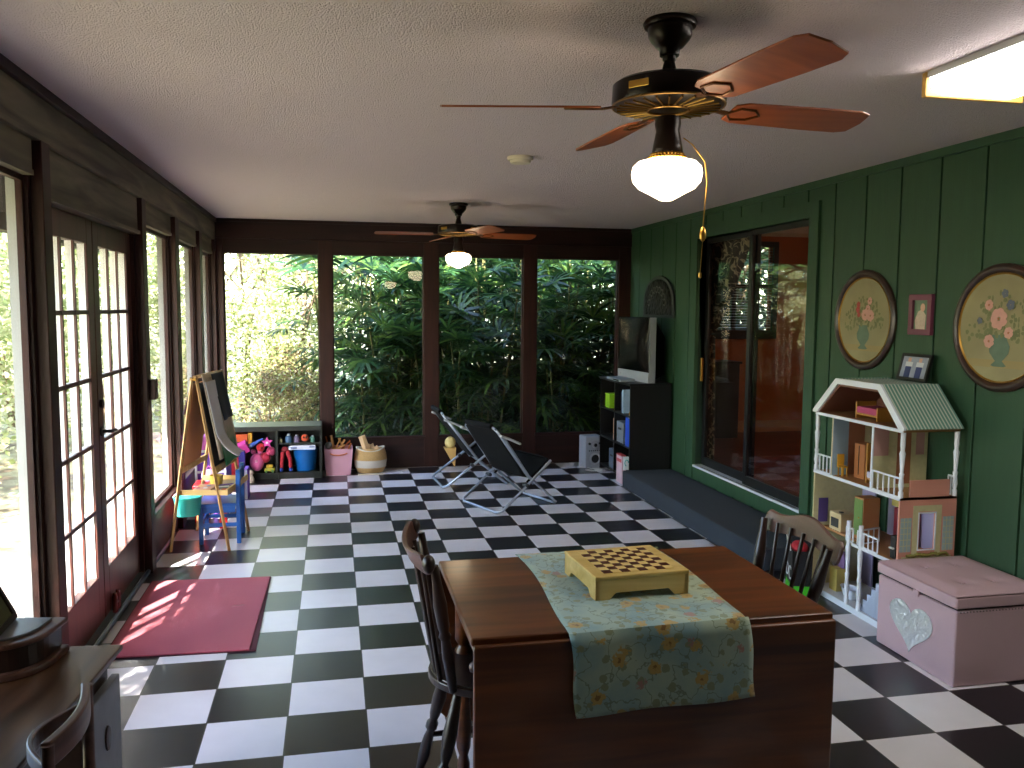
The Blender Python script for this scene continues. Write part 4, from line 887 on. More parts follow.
# ---------------- pictures on the green wall
def oval(label, cy, cz, ry, rz, n=48, kind=0):
    t = thing('oval_painting', label, 'painting', (XR, cy, cz), 0, 'oval flower paintings on the green wall')
    def ell(k, s, dx, dr=0): a = 2 * PI * k / n; return (XR - dx, cy + (ry * s + dr) * math.cos(a), cz + (rz * s + dr) * math.sin(a))
    fr = MB(); rings = [(1.0, .0, 0), (1.0, .014, 0), (1.0, .024, -.012), (1.0, .026, -.022), (1.0, .018, -.036), (1.0, .010, -.042)]
    v = [ell(k, s, dx, dr) for s, dx, dr in rings for k in range(n)]; f = [(i * n + k, i * n + (k + 1) % n, (i + 1) * n + (k + 1) % n, (i + 1) * n + k) for i in range(5) for k in range(n)]
    fr.add(v, f); fr.build('outer_frame', wood('dark_oval_frame', '#241611', '#3c2820', .3, 'y', 1), t, smooth=True)
    g = MB(); v = [ell(k, 1, dx, dr) for dx, dr in ((.010, -.040), (.017, -.044), (.010, -.050)) for k in range(n)]; g.add(v, [(i * n + k, i * n + (k + 1) % n, (i + 1) * n + (k + 1) % n, (i + 1) * n + k) for i in range(2) for k in range(n)]); g.build('gilt_liner', mat('gilt', '#b58a3c', .35, .7), t, smooth=True)
    cv = MB(); cv.prism([(cy + (ry - .048) * math.cos(2 * PI * k / n), cz + (rz - .048) * math.sin(2 * PI * k / n)) for k in range(n)], 'x', XR - .010, XR - .004); cv.build('canvas', mat('olive_canvas', '#8d8460', .6, var=.3, vs=6), t)
    X = XR - .0115
    def blob(mb, y, z, r, rr=None, j=0):
        rr = rr or r; mb.add([(X - .0004 * j, cy + y, cz + z)] + [(X - .0004 * j, cy + y + r * math.cos(a) * (1 + .18 * math.sin(3 * a + y * 90)), cz + z + rr * math.sin(a)) for a in [2 * PI * k / 14 for k in range(14)]], [(0, 1 + k, 1 + (k + 1) % 14) for k in range(14)])
    s = ry / .29
    tb = MB(); tb.add([(X, cy - ry * .62, cz - rz * .62), (X, cy + ry * .62, cz - rz * .62), (X, cy + ry * .74, cz - rz * .5), (X, cy - ry * .74, cz - rz * .5)], [(0, 1, 2, 3)]); tb.build('painted_table', mat('painted_ochre', '#948256', .6), t)
    vs = MB(); vp = [(.03, -.17), (.045, -.165), (.02, -.145), (.055, -.11), (.06, -.08), (.04, -.045), (.045, -.03)]; dy = -.02 * 0
    vs.add([(X - .0004, cy + r * s + dy, cz + z * s) for r, z in vp] + [(X - .0004, cy - r * s + dy, cz + z * s) for r, z in reversed(vp)], [tuple(range(14))]); vs.build('painted_vase', mat('painted_vase_blue', '#5a6e5c', .6, var=.3, vs=20), t)
    lv = MB(); rn = random.Random(3 + kind)
    for k in range(120):
        a = rn.uniform(-.2, PI + .2); l = rn.uniform(.03, .17) * s; y0, z0 = rn.uniform(-.03, .03) * s, -.03 * s; blob(lv, y0 + l * math.cos(a), z0 + l * math.sin(a) * 1.1, rn.uniform(.004, .011) * s, rn.uniform(.006, .014) * s, j=1 + k * .02)
    lv.build('painted_leaves', mat('painted_green', '#6c7048', .6, var=.3, vs=20), t)
    fl = MB()
    if kind == 0: F = [(-.015, .03, .034), (-.065, .025, .034), (-.04, .065, .024), (-.055, .11, .022)]; F2 = [(.055, .06, .022), (.05, .09, .020), (.045, .03, .018)]
    else: F = [(.01, .04, .048), (.06, -.06, .030), (-.05, -.02, .026), (.07, .10, .024)]; F2 = [(-.02, .15, .022), (-.055, .10, .026), (.12, .03, .018)]
    for (y, z, r) in F:
        fl = MB()
        for q in range(7): a = q * 2 * PI / 7; blob(fl, (y + r * .6 * math.cos(a)) * s, (z + r * .6 * math.sin(a)) * s, r * .42 * s, j=4 + q * .3)
        fl.build('painted_flower', mat('painted_peach', '#d39a78' if kind else '#c99688', .6, var=.15, vs=40), t)
    f2 = MB()
    for (y, z, r) in F2:
        f2 = MB()
        for q in range(5): a = q * 2 * PI / 5; blob(f2, (y + r * .5 * math.cos(a)) * s, (z + r * .5 * math.sin(a)) * s, r * .42 * s, j=7 + q * .3)
        f2.build('painted_bud', mat('painted_bud%d' % kind, '#5c6270' if kind else '#a8453a', .6), t)
    ct = MB(); [blob(ct, y * s, z * s, (.005) * s, j=8) for y, z, r in F]; ct.build('flower_centres', mat('painted_centre', '#a5603a', .6), t)
oval('oval framed flower painting nearest the sliding glass door', 1.137, 1.557, .292, .292, kind=0)
oval('oval framed flower painting with a large peach bloom, cut by the right edge', .085, 1.535, .31, .30, kind=1)
t = thing('photo_frame', 'small maroon framed photograph hanging between the two oval paintings', 'photo frame', (XR, .64, 1.49))
fy0, fy1, fz0, fz1 = .552, .728, 1.485, 1.70
fr = MB(); w_ = .03; fr.box(XR - .022, XR, fy0, fy1, fz0, fz0 + w_).box(XR - .022, XR, fy0, fy1, fz1 - w_, fz1).box(XR - .022, XR, fy0, fy0 + w_, fz0 + w_, fz1 - w_).box(XR - .022, XR, fy1 - w_, fy1, fz0 + w_, fz1 - w_); fr.build('frame', mat('maroon_frame', '#6e3048', .45), t, bevel=.002)
MB().box(XR - .008, XR - .003, fy0 + w_, fy1 - w_, fz0 + w_, fz1 - w_).build('photograph', mat('grey_green_photo', '#56705c', .3, var=.3, vs=30), t)
f = MB(); f.at((XR - .009, .645, 1.56)); f.prism([(-.035, -.045), (.035, -.045), (.045, 0), (.02, .05), (-.01, .06), (-.04, .03)], 'x', 0, .001); f.build('pale_figures', mat('photo_pale', '#b9a595', .4, var=.3, vs=60), t)
f = MB(); f.at((XR - .0095, .63, 1.63)); f.prism([(.018 * math.cos(a), .022 * math.sin(a)) for a in [k * .63 for k in range(10)]], 'x', 0, .001); f.build('pale_face', mat('photo_face', '#c79a84', .4), t)
# ---------------- doll house
D0, D1, DFX, DBX = .268, 1.03, 3.50, 3.818
t = thing('doll_house', 'large three storey toy doll house with checked green roof against the green wall', 'doll house', (3.67, .65, 0))
M_peach = mat('peach_board', '#cf8f7d', .55); M_lav = mat('lavender_board', '#9c93b5', .6); M_floorb = mat('toy_floor_board', '#a9784a', .5); M_cr = mat('cream_print', '#c8c193', .6, var=.15, vs=40); PP0 = [(.011, 0), (.008, .04), (.013, .06), (.009, .12), (.013, .2), (.009, .24), (.012, .32)]
M_dhw = mat('white_toy_plastic', '#dcdfe6', .4, var=.03)
ZF = (.03, .375, .70, 1.035)
MB().box(DFX, DBX, D0, D1, 0, .03).build('base', M_dhw, t)
MB().box(DFX + .002, DBX, .27, .64, ZF[1] - .012, ZF[1]).build('floor_board', M_floorb, t); MB().box(DFX + .06, DBX, .64, D1, ZF[1] - .012, ZF[1]).build('floor_board', M_floorb, t)
MB().box(DFX + .002, DBX, D0, D1, ZF[2] - .012, ZF[2]).build('floor_board', M_floorb, t); MB().box(DFX + .002, DBX, D0, D1, ZF[3] - .012, ZF[3]).build('attic_floor', M_floorb, t)
for k in (2, 3): MB().box(DFX - .004, DFX + .004, D0, D1, ZF[k] - .014, ZF[k] + .002).build('floor_edge', M_dhw, t)
MB().box(DFX - .004, DFX + .004, D0, .64, ZF[1] - .014, ZF[1] + .002).build('floor_edge', M_dhw, t); MB().box(DFX - .004, DFX + .004, D0, D1, .0, .034).build('floor_edge', M_dhw, t)
# end walls
ew = MB(); wy = D0; wx0, wx1 = 3.61, 3.70; z0, z1 = .03, .70
ew.box(DFX, wx0, wy, wy + .01, z0, z1).box(wx1, DBX, wy, wy + .01, z0, z1).box(wx0, wx1, wy, wy + .01, z0, .44).box(wx0, wx1, wy, wy + .01, .62, z1); ew.build('end_wall', M_peach, t)
ew = MB(); ew.box(wx0 - .035, wx0 - .006, wy - .002, wy, .405, .63).box(wx1 + .006, wx1 + .035, wy - .002, wy, .405, .63).box(wx0 - .035, wx1 + .035, wy - .002, wy, .63, .66).box(DFX + .02, DBX - .02, wy - .002, wy, .37, .405); ew.build('cream_surround', M_cr, t)
ew = MB(); ew.box(wx0 - .006, wx0, wy - .004, wy, .44, .62).box(wx1, wx1 + .006, wy - .004, wy, .44, .62).box(wx0 - .006, wx1 + .006, wy - .004, wy, .434, .44).box(wx0 - .006, wx1 + .006, wy - .004, wy, .62, .626); ew.build('window_frame', M_dhw, t)
for xa in (DFX + .008, wx1 + .045):
    m_ = mat('pale_blue_shutter', '#9fb3b4', .6); s_ = MB().box(xa, xa + .06, wy - .0025, wy, .43, .60).build('printed_window', m_, t)
    gz = MB(); [gz.box(xa + .001, xa + .059, wy - .0032, wy - .0025, z, z + .003) for z in (.46, .49, .52, .55, .58)]; [gz.box(x, x + .003, wy - .0032, wy - .0025, .43, .60) for x in (xa + .018, xa + .038)]; gz.build('printed_bars', M_cr, s_)
fb = MB(); rn = random.Random(4); [fb.ball((DFX + .05 + .009 * k, wy - .005, .413 + rn.uniform(-.004, .006)), .008, n=6, m=4) for k in range(26)]; fb.build('window_flowers', mat('olive_flowers', '#8b8440', .6, var=.4, vs=80), t, smooth=True)
MB().box(DFX + .055, DBX - .045, wy - .001, wy + .012, ZF[2] + .002, ZF[2] + .085).build('balcony_wall', M_peach, t)
# other end wall (left), interior walls, back walls
MB().box(DFX, DBX, D1 - .01, D1, .03, ZF[2] - .012).build('end_wall', M_cr, t)
bw = MB(); bw.box(DBX - .008, DBX, .27, .60, .03, ZF[2] - .012).box(DBX - .008, DBX, .60, .78, .03, ZF[2] - .012).box(DBX - .008, DBX, .90, D1, .03, ZF[2] - .012); bw.build('back_wall', M_lav, t)
MB().box(DBX - .010, DBX - .008, .3, .6, .03, ZF[1] - .02).build('blue_wallpaper', mat('toy_blue_wall', '#5c87b4', .6), t)
MB().box(DFX + .003, DBX, .862, .872, ZF[2], ZF[3] - .012).build('inner_wall', mat('cream_board', '#c4b28c', .6), t)
MB().box(DFX + .003, DBX, .498, .508, ZF[2], ZF[3] - .012).build('inner_wall', M_cr, t)
MB().box(DFX + .003, DFX + .006, .870, .873, ZF[2], ZF[3] - .012).build('wall_edge', M_dhw, t); MB().box(DFX - .002, DFX + .003, .497, .509, ZF[2], ZF[3] - .012).build('wall_edge', M_dhw, t)
MB().box(DFX + .004, DFX + .10, .8605, .862, ZF[2], ZF[3] - .012).build('blue_wallpaper', mat('pale_blue_print', '#93a9b8', .6), t); MB().box(DFX + .10, DFX + .20, .8605, .862, ZF[2], ZF[3] - .012).build('terracotta_wallpaper', mat('terracotta_board', '#a2684a', .6), t)
MB().box(DFX + .004, DFX + .09, .4965, .498, ZF[2] + .17, ZF[3] - .012).build('pink_wallpaper', mat('dusty_pink_board', '#c0948a', .6), t); MB().box(DFX + .14, DFX + .22, .4965, .498, ZF[2] + .02, ZF[3] - .03).build('terracotta_wallpaper', mat('terracotta_board', '#a2684a', .6), t)
MB().box(DFX + .25, DBX - .02, .4965, .498, ZF[2] + .17, ZF[3] - .012).build('pink_wallpaper', mat('dusty_pink_board', '#c0948a', .6), t)
MB().lathe(PP0, 10, (DBX - .012, .70, ZF[2])).build('porch_post', M_dhw, t, smooth=True)
MB().box(DFX + .03, DFX + .09, D1 - .012, D1 - .0105, ZF[1] + .02, ZF[1] + .16).build('purple_window', mat('purple_print', '#5c4a86', .6), t)
# roof (gambrel) -- front gable outline in y,z
GZ = 1.243
gab = [(D0 - .02, ZF[3]), (D0 - .02, ZF[3] + .012), (.445, GZ), (.835, GZ), (D1 + .02, ZF[3] + .012), (D1 + .02, ZF[3]), (D1 - .02, ZF[3]), (.815, GZ - .03), (.465, GZ - .03), (D0 + .02, ZF[3])]
MB().prism(gab, 'x', DFX - .012, DFX).build('gable_trim', M_dhw, t)
def roofmat():
    m, nt, b = new_mat('checked_green_roof'); L = nt.links.new; tc = N(nt, 'ShaderNodeTexCoord'); sx = N(nt, 'ShaderNodeSeparateXYZ'); L(tc.outputs['Object'], sx.inputs[0])
    def M(op, a_, b_=None):
        n = N(nt, 'ShaderNodeMath', operation=op)
        for i, x in enumerate((a_, b_)):
            if x is None: continue
            if isinstance(x, (int, float)): n.inputs[i].default_value = x
            else: L(x, n.inputs[i])
        return n.outputs[0]
    u = M('FRACT', M('DIVIDE', sx.outputs[0], .020)); w = M('FRACT', M('DIVIDE', M('SUBTRACT', sx.outputs[2], sx.outputs[1]), .024))
    k = M('MAXIMUM', M('GREATER_THAN', u, .68), M('GREATER_THAN', w, .60))
    mx = N(nt, 'ShaderNodeMix', data_type='RGBA'); L(k, mx.inputs[0]); mx.inputs[6].default_value = lin('#668f82') + (1,); mx.inputs[7].default_value = lin('#cdd3c4') + (1,)
    L(mx.outputs[2], b.inputs['Base Color']); b.inputs['Roughness'].default_value = .55; return m
M_rf = roofmat()
for (ya, za, yb, zb) in ((D0 - .02, ZF[3] + .004, .447, GZ - .002), (.447, GZ - .008, .833, GZ - .008), (.833, GZ - .002, D1 + .02, ZF[3] + .004)):
    mb = MB(); mb.add([(DFX, ya, za), (DBX + .003, ya, za), (DBX + .003, yb, zb), (DFX, yb, zb)], [(0, 1, 2, 3)]); mb.build('roof_panel', M_rf, t, solid=.006)
MB().prism([(D0 + .024, ZF[3] + .002), (.463, GZ - .034), (.817, GZ - .034), (D1 - .024, ZF[3] + .002), (D1 - .03, ZF[3] + .002), (.81, GZ - .042), (.47, GZ - .042), (D0 + .03, ZF[3] + .002)], 'x', DFX, DBX - .01).build('attic_lining', mat('brown_attic_board', '#7a4c3c', .6), t)
MB().prism([(D0 + .02, ZF[3]), (.465, GZ - .03), (.815, GZ - .03), (D1 - .02, ZF[3])], 'x', DBX - .006, DBX).build('attic_wall', mat('brown_attic_board', '#7a4c3c', .6), t)
# posts
PP = [(r_ * 1.35, z_) for r_, z_ in [(.009, 0), (.009, .03), (.006, .035), (.010, .06), (.007, .1), (.0095, .12), (.006, .125), (.0095, .20), (.011, .22), (.007, .235), (.009, .26), (.009, .323)]]
for (x, y) in ((DFX + .006, D0 + .006), (DBX - .012, D0 + .006), (DFX + .006, D1 - .01), (DBX - .012, D1 - .01)): MB().lathe(PP, 10, (x, y, ZF[2])).build('porch_post', M_dhw, t, smooth=True)
for y in (.565, .672): MB().lathe([(r, z * 1.42) for r, z in PP], 10, (DFX + .0, y, .03)).build('porch_post', M_dhw, t, smooth=True)
def rail(p0, p1, z, n, h=.10):
    p0, p1 = Vector(p0), Vector(p1); mb = MB(); a = math.atan2((p1 - p0).y, (p1 - p0).x); l = (p1 - p0).length
    mb.at((p0.x, p0.y, z), (0, 0, a)); mb.box(0, l, -.004, .004, h - .008, h).box(0, l, -.004, .004, .0, .006)
    for k in range(n + 1): mb.box(l * k / n - .003, l * k / n + .003, -.003, .003, .006, h - .008)
    mb.build('railing', M_dhw, t)
rail((DFX + .004, D0 + .01, 0), (DFX + .004, .495, 0), ZF[2], 5); rail((DFX + .004, .875, 0), (DFX + .004, D1 - .012, 0), ZF[2], 4); rail((DBX - .012, D0 + .01, 0), (DBX - .012, .32, 0), ZF[2], 2)
rail((DFX + .004, .43, 0), (DFX + .004, .585, 0), ZF[1], 4, .08); rail((DFX + .004, .60, 0), (DFX + .16, .64, 0), ZF[1], 4, .08); rail((DFX + .004, .64, 0), (DFX + .004, .70, 0), ZF[1], 2, .08)
st = MB()
for k in range(8): st.box(DFX + .02, DFX + .10, .31 + .034 * k, .35 + .034 * k, .03, .335 - .04 * k)
st.build('staircase', mat('pale_blue_stairs', '#b4bdd2', .5), t)
# toys inside the doll house
def toybed(label, x0, x1, y0, y1, z, wood_m, cloth_c, name='toy_bed', rail_h=.075):
    b = thing(name, label, 'toy furniture', ((x0 + x1) / 2, (y0 + y1) / 2, z)); MB().box(x0, x1, y0, y0 + .01, z, z + rail_h).build('headboard', wood_m, b, bevel=.002); MB().box(x0, x1, y1 - .01, y1, z, z + rail_h + .015).build('headboard', wood_m, b, bevel=.002)
    MB().box(x0 + .004, x1 - .004, y0 + .01, y1 - .01, z + .02, z + .03).build('base', wood_m, b); MB().box(x0, x1 - .002, y0 + .01, y1 - .01, z + .03, z + .065).build('bedding', mat('cl' + cloth_c, cloth_c, .7), b, bevel=.006); return b
M_tw = mat('toy_tan_wood', '#b8823c', .5)
toybed('pink toy bed with tan ends in the attic of the doll house', 3.56, 3.68, .56, .75, ZF[3], M_tw, '#b0446e')
t_ = thing('toy_cushion', 'dark pink cushion standing behind the toy bed in the attic', 'cushion', (3.74, .58, ZF[3])); MB().ball((3.74, .64, ZF[3] + .055), .02, .07, .05).build('cushion', mat('magenta_plush', '#9c1c4c', .7), t_, smooth=True)
toybed('white toy bed with tan ends on the middle balcony floor', 3.56, 3.68, .52, .64, ZF[2], M_tw, '#b9b4c8', 'toy_bunk_bed', .20)
b = thing('toy_wardrobe', 'tan toy wardrobe left of the white toy bed', 'toy furniture', (3.6, .76, ZF[2])); MB().box(3.60, 3.68, .71, .80, ZF[2], ZF[2] + .19).build('cabinet', mat('toy_orange_wood', '#a8693c', .5), b, bevel=.003); MB().box(3.597, 3.60, .757, .76, ZF[2] + .02, ZF[2] + .18).build('door_gap', M_dk, b)
b = thing('toy_chair', 'small yellow wooden toy chair beside the toy wardrobe', 'toy furniture', (3.54, .79, ZF[2])); M_ty = mat('toy_yellow_wood', '#c4922c', .5)
MB().box(3.525, 3.565, .80, .84, ZF[2] + .05, ZF[2] + .057).build('seat', M_ty, b); MB().box(3.525, 3.565, .84, .846, ZF[2] + .05, ZF[2] + .12).build('backrest', M_ty, b)
for x in (3.528, 3.558):
    for y in (.803, .836): MB().box(x, x + .005, y, y + .005, ZF[2], ZF[2] + .05).build('leg', M_ty, b)
b = thing('toy_cupboard', 'green and orange toy cupboard on the middle floor of the doll house', 'toy furniture', (3.6, .71, ZF[1])); MB().box(3.58, 3.68, .67, .75, ZF[1], ZF[1] + .23).build('cabinet', mat('toy_orange_board', '#b47a4c', .5), b, bevel=.002); d_ = MB().box(3.576, 3.58, .674, .746, ZF[1] + .02, ZF[1] + .22).build('door', mat('toy_green_board', '#6c8a4a', .5), b); MB().ball((3.573, .70, ZF[1] + .12), .004, n=6, m=4).build('knob', M_ty, d_)
b = thing('toy_stove', 'cream toy stove at the left of the middle doll house floor', 'toy furniture', (3.6, .9, ZF[1])); MB().box(3.565, 3.66, .85, .96, ZF[1], ZF[1] + .10).build('body', mat('toy_cream', '#c9b48a', .5), b, bevel=.003); MB().box(3.562, 3.565, .87, .94, ZF[1] + .02, ZF[1] + .07).build('oven_window', M_dk, b); MB().lathe([(0, 0), (.014, 0), (.014, .003), (0, .003)], 12, (3.6, .9, ZF[1] + .1)).build('burner', M_dk, b)
MBt = MB(); b = thing('toy_grand_piano', 'black toy piano standing on the landing of the doll house', 'toy furniture', (3.55, .31, ZF[1])); MB().box(3.53, 3.60, .33, .37, ZF[1], ZF[1] + .115).build('case', M_black_metal, b, bevel=.004); MB().box(3.52, 3.56, .335, .365, ZF[1] + .05, ZF[1] + .058).build('keyboard', M_wht, b)
b = thing('toy_dresser', 'red and blue toy curtain stand at the back of the middle floor', 'toy furniture', (3.78, .60, ZF[1])); MB().box(3.76, 3.80, .50, .57, ZF[1], ZF[1] + .18).build('red_panel', mat('toy_crimson', '#8c2436', .6), b); MB().box(3.76, 3.80, .57, .63, ZF[1], ZF[1] + .18).build('blue_panel', mat('toy_sky', '#7fa0b8', .6), b); MB().box(3.76, 3.80, .63, .66, ZF[1], ZF[1] + .18).build('red_panel', mat('toy_crimson', '#8c2436', .6), b); MB().box(3.75, 3.80, .48, .67, ZF[1] + .19, ZF[1] + .27).build('valance', mat('toy_valance', '#b9a85c', .7, var=.3, vs=30), b)
b = thing('toy_bathtub', 'white toy tub on the ground floor of the doll house', 'toy furniture', (3.56, .75, .03)); MB().lathe([(0, 0), (.03, 0), (.045, .02), (.055, .055), (.06, .06), (.052, .058), (.04, .025), (0, .02)], 20, (3.57, .74, .035), .75, 1.2).build('tub', M_dhw, b, smooth=True)
b = thing('toy_vanity', 'yellow toy cabinet at the left of the ground floor in the doll house', 'toy furniture', (3.56, .92, .03)); MB().box(3.56, 3.63, .86, .93, .03, .16).build('cabinet', mat('toy_pale_yellow', '#c4ac5c', .5), b, bevel=.003); MB().box(3.60, 3.63, .86, .93, .16, .25).build('mirror', mat('toy_mauve', '#8a6c9c', .5), b, bevel=.003)
# framed photo leaning on the doll house roof
t = thing('photo_frame', 'black framed photograph of two people in blue leaning on the doll house roof', 'photo frame', (3.79, .615, GZ + .001), local=True)
t.rotation_euler = (0, math.radians(14), 0)
fr = MB(); fr.box(-.008, .008, -.115, .115, 0, .015).box(-.008, .008, -.115, .115, .13, .145).box(-.008, .008, -.115, -.10, .015, .13).box(-.008, .008, .10, .115, .015, .13); fr.build('frame', M_blk, t, bevel=.002)
MB().box(-.003, .004, -.10, .10, .015, .13).build('photograph', mat('photo_blue_grey', '#8b93a5', .3, var=.2, vs=30), t)
for y in (-.04, .045):
    MB().box(-.0045, -.003, y - .022, y + .022, .016, .075).build('blue_clothes', mat('photo_navy', '#1f2e66', .4), t); MB().box(-.0045, -.003, y - .028, y + .026, .075, .10).build('white_shirt', mat('photo_white', '#c4c6cc', .4), t)
    MB().box(-.0045, -.003, y - .01, y + .012, .10, .122).build('face', mat('photo_face', '#c79a84', .4), t)
# ---------------- pink storage ottoman
t = thing('storage_ottoman', 'pink padded toy chest with a silver sequin heart in the right corner', 'toy chest', (3.62, -.02, 0))
M_pk = mat('pale_pink_vinyl', '#c2a2a8', .45, var=.06, bump=.08, bs=120); OX0, OX1, OY0, OY1 = 3.385, 3.85, -.285, .245
MB().box(OX0, OX1, OY0, OY1, .002, .338).build('body', M_pk, t, bevel=.008, seg=3)
def lid(u, v):
    e = min(u, 1 - u, v, 1 - v); x = OX0 - .006 + (OX1 - OX0 + .006) * u; y = OY0 - .006 + (OY1 - OY0 + .012) * v
    z = .402 + .014 * min(1, e / .12) - .012 * abs(math.sin(u * 3 * PI)) ** 8 * 0
    for (a, b_) in ((.33, .28), (.33, .72), (.67, .28), (.67, .72)):
        d = math.hypot((u - a) * .46, (v - b_) * .53); z -= .014 * math.exp(-(d / .03) ** 2)
    return (x, y, z)
ld = MB(); ld.grid(lid, 30, 30); lo = ld.build('lid_cushion', M_pk, t, smooth=True)
MB().box(OX0 - .006, OX1, OY0 - .006, OY1 + .006, .347, .397).build('lid', M_pk, t, bevel=.008, seg=3)
MB().box(OX0 + .01, OX1, OY0 + .01, OY1 - .01, .334, .35).build('lid_gap', mat('dark_gap', '#1a1214', .8), t)
for (a, b_) in ((.33, .28), (.33, .72), (.67, .28), (.67, .72)): p = lid(a, b_); MB().ball((p[0], p[1], p[2] + .003), .009, .009, .004, 10, 6).build('button', M_pk, t, smooth=True)
MB().box(OX0 - .012, OX0 - .002, -.055, -.02, .325, .352).build('pull_tab', M_pk, t, bevel=.003)
tk = MB(); [tk.ball((OX0 + .02 + .016 * k, OY0 - .0015, .332), .0035, n=6, m=4) for k in range(28)]; tk.build('nail_trim', mat('dull_pewter', '#7a7272', .4, .8), t)
def sequin():
    m, nt, b = new_mat('silver_sequins'); L = nt.links.new; tc = N(nt, 'ShaderNodeTexCoord'); v = N(nt, 'ShaderNodeTexVoronoi'); v.inputs['Scale'].default_value = 150; L(tc.outputs['Object'], v.inputs['Vector'])
    mx = N(nt, 'ShaderNodeMix', data_type='VECTOR'); ge = N(nt, 'ShaderNodeNewGeometry'); sb = N(nt, 'ShaderNodeVectorMath', operation='SUBTRACT'); sb.inputs[1].default_value = (.5, .5, .5); L(v.outputs['Color'], sb.inputs[0])
    sc2 = N(nt, 'ShaderNodeVectorMath', operation='SCALE'); sc2.inputs['Scale'].default_value = .5; L(sb.outputs[0], sc2.inputs[0]); ad = N(nt, 'ShaderNodeVectorMath', operation='ADD'); L(ge.outputs['Normal'], ad.inputs[0]); L(sc2.outputs[0], ad.inputs[1]); nm = N(nt, 'ShaderNodeVectorMath', operation='NORMALIZE'); L(ad.outputs[0], nm.inputs[0]); L(nm.outputs[0], b.inputs['Normal'])
    b.inputs['Base Color'].default_value = (.8, .82, .86, 1); b.inputs['Metallic'].default_value = .8; b.inputs['Roughness'].default_value = .3; return m
hp = []
for k in range(40):
    a = 2 * PI * k / 40; hx_ = 16 * math.sin(a) ** 3; hz_ = 13 * math.cos(a) - 5 * math.cos(2 * a) - 2 * math.cos(3 * a) - math.cos(4 * a); hp.append((.0 + hx_ * .0092, .178 + hz_ * .0078))
MB().prism(hp, 'x', OX0 - .004, OX0 + .004).build('sequin_heart', sequin(), t)
# gift bag behind the chair
t = thing('gift_bag', 'black paper gift bag with white letters and red tissue beside the doll house', 'gift bag', (3.385, .96, 0), local=True); t.rotation_euler = (0, 0, math.radians(-20))
MB().add([(-.05, -.09, 0), (.05, -.09, 0), (.05, .09, 0), (-.05, .09, 0), (-.055, -.095, .27), (.055, -.095, .27), (.055, .095, .27), (-.055, .095, .27)], [(3, 2, 1, 0), (0, 1, 5, 4), (1, 2, 6, 5), (2, 3, 7, 6), (3, 0, 4, 7)]).build('bag', mat('black_paper', '#121212', .5), t, solid=.002)
MB().box(-.054, .054, -.0945, .0945, .0, .07).build('green_band', mat('bright_green_paper', '#3fae1c', .5), t)
MB().ball((0, 0, .27), .045, .08, .035).build('tissue', mat('red_tissue', '#a81c2c', .7, bump=.6, bs=40), t, smooth=True)
MB().tube([(-.058, -.05, .26), (-.065, -.045, .33), (-.065, 0, .36), (-.065, .045, .33), (-.058, .05, .26)], .0025, 6).build('handle', M_wht, t, smooth=True)
fc = bpy.data.curves.new('letters', 'FONT'); fc.body = 'DC'; fc.size = .11; fc.extrude = .001; tmp = bpy.data.objects.new('tmp', fc); C.objects.link(tmp); bpy.context.view_layer.update()
me_ = bpy.data.meshes.new_from_object(tmp.evaluated_get(bpy.context.evaluated_depsgraph_get())); bpy.data.objects.remove(tmp)
fo_ = bpy.data.objects.new('letters', me_); C.objects.link(fo_); fo_.parent = t; me_.materials.clear(); me_.materials.append(M_wht)
fo_.matrix_local = Matrix.Translation((-.058, .075, .10)) @ Matrix(((0, 0, -1, 0), (-1, 0, 0, 0), (0, 1, 0, 0), (0, 0, 0, 1)))

# ================================================================== LEFT AND BACK OF THE ROOM
# rug
def rug_mat():
    m = mat('red_rug', '#a83a4e', .95, var=.4, vs=220, bump=.6, bs=300, sheen=.2); return m
t = thing('door_mat', 'red ribbed floor rug lying in front of the french doors', 'rug', (.09, 1.26, 0))
MB().prism([(-.245, .715), (0.400, .69), (.418, 1.80), (-.25, 1.835)], 'z', .001, .010).build('pile', rug_mat(), t, bevel=.003)
MB().prism([(-.25, .710), (.43, .685), (.423, 1.806), (-.255, 1.84)], 'z', .0005, .006).build('edge_binding', mat('dark_red_binding', '#4a1c26', .9), t)
tag(MB().tube([(.25, 1.30, .0115), (.27, 1.315, .012), (.30, 1.31, .012), (.315, 1.318, .0115)], .0012, 5).build('loose_thread', mat('pale_thread', '#c9a0a0', .9), None, org=(.28, 1.31, .01)), 'tiny pale thread lying on the red rug', 'thread')
# dark red door stop bottle on the threshold
t = thing('door_stop', 'small dark red double cylinder standing on the threshold by the french doors', 'door stop', (-.325, 1.33, .02))
for y in (1.30, 1.36): MB().lathe([(0, 0), (.014, 0), (.014, .08), (.011, .088), (.011, .1), (0, .102)], 14, (-.325, y, .021)).build('cylinder', mat('dark_red_gloss', '#5c1f18', .25), t, smooth=True)
MB().box(-.333, -.317, 1.30, 1.36, .06, .07).build('link', M_black_metal, t)
# box hung on the post beside the doors
t = thing('wall_box', 'small brown box fixed on the post right of the french doors', 'wall box', (-.26, 2.10, 1.12)); MB().box(XL + .001, XL + .035, 2.06, 2.15, 1.05, 1.17).build('case', W_brown, t, bevel=.003); MB().box(XL + .035, XL + .04, 2.09, 2.12, 1.09, 1.12).build('latch', M_black_metal, t)

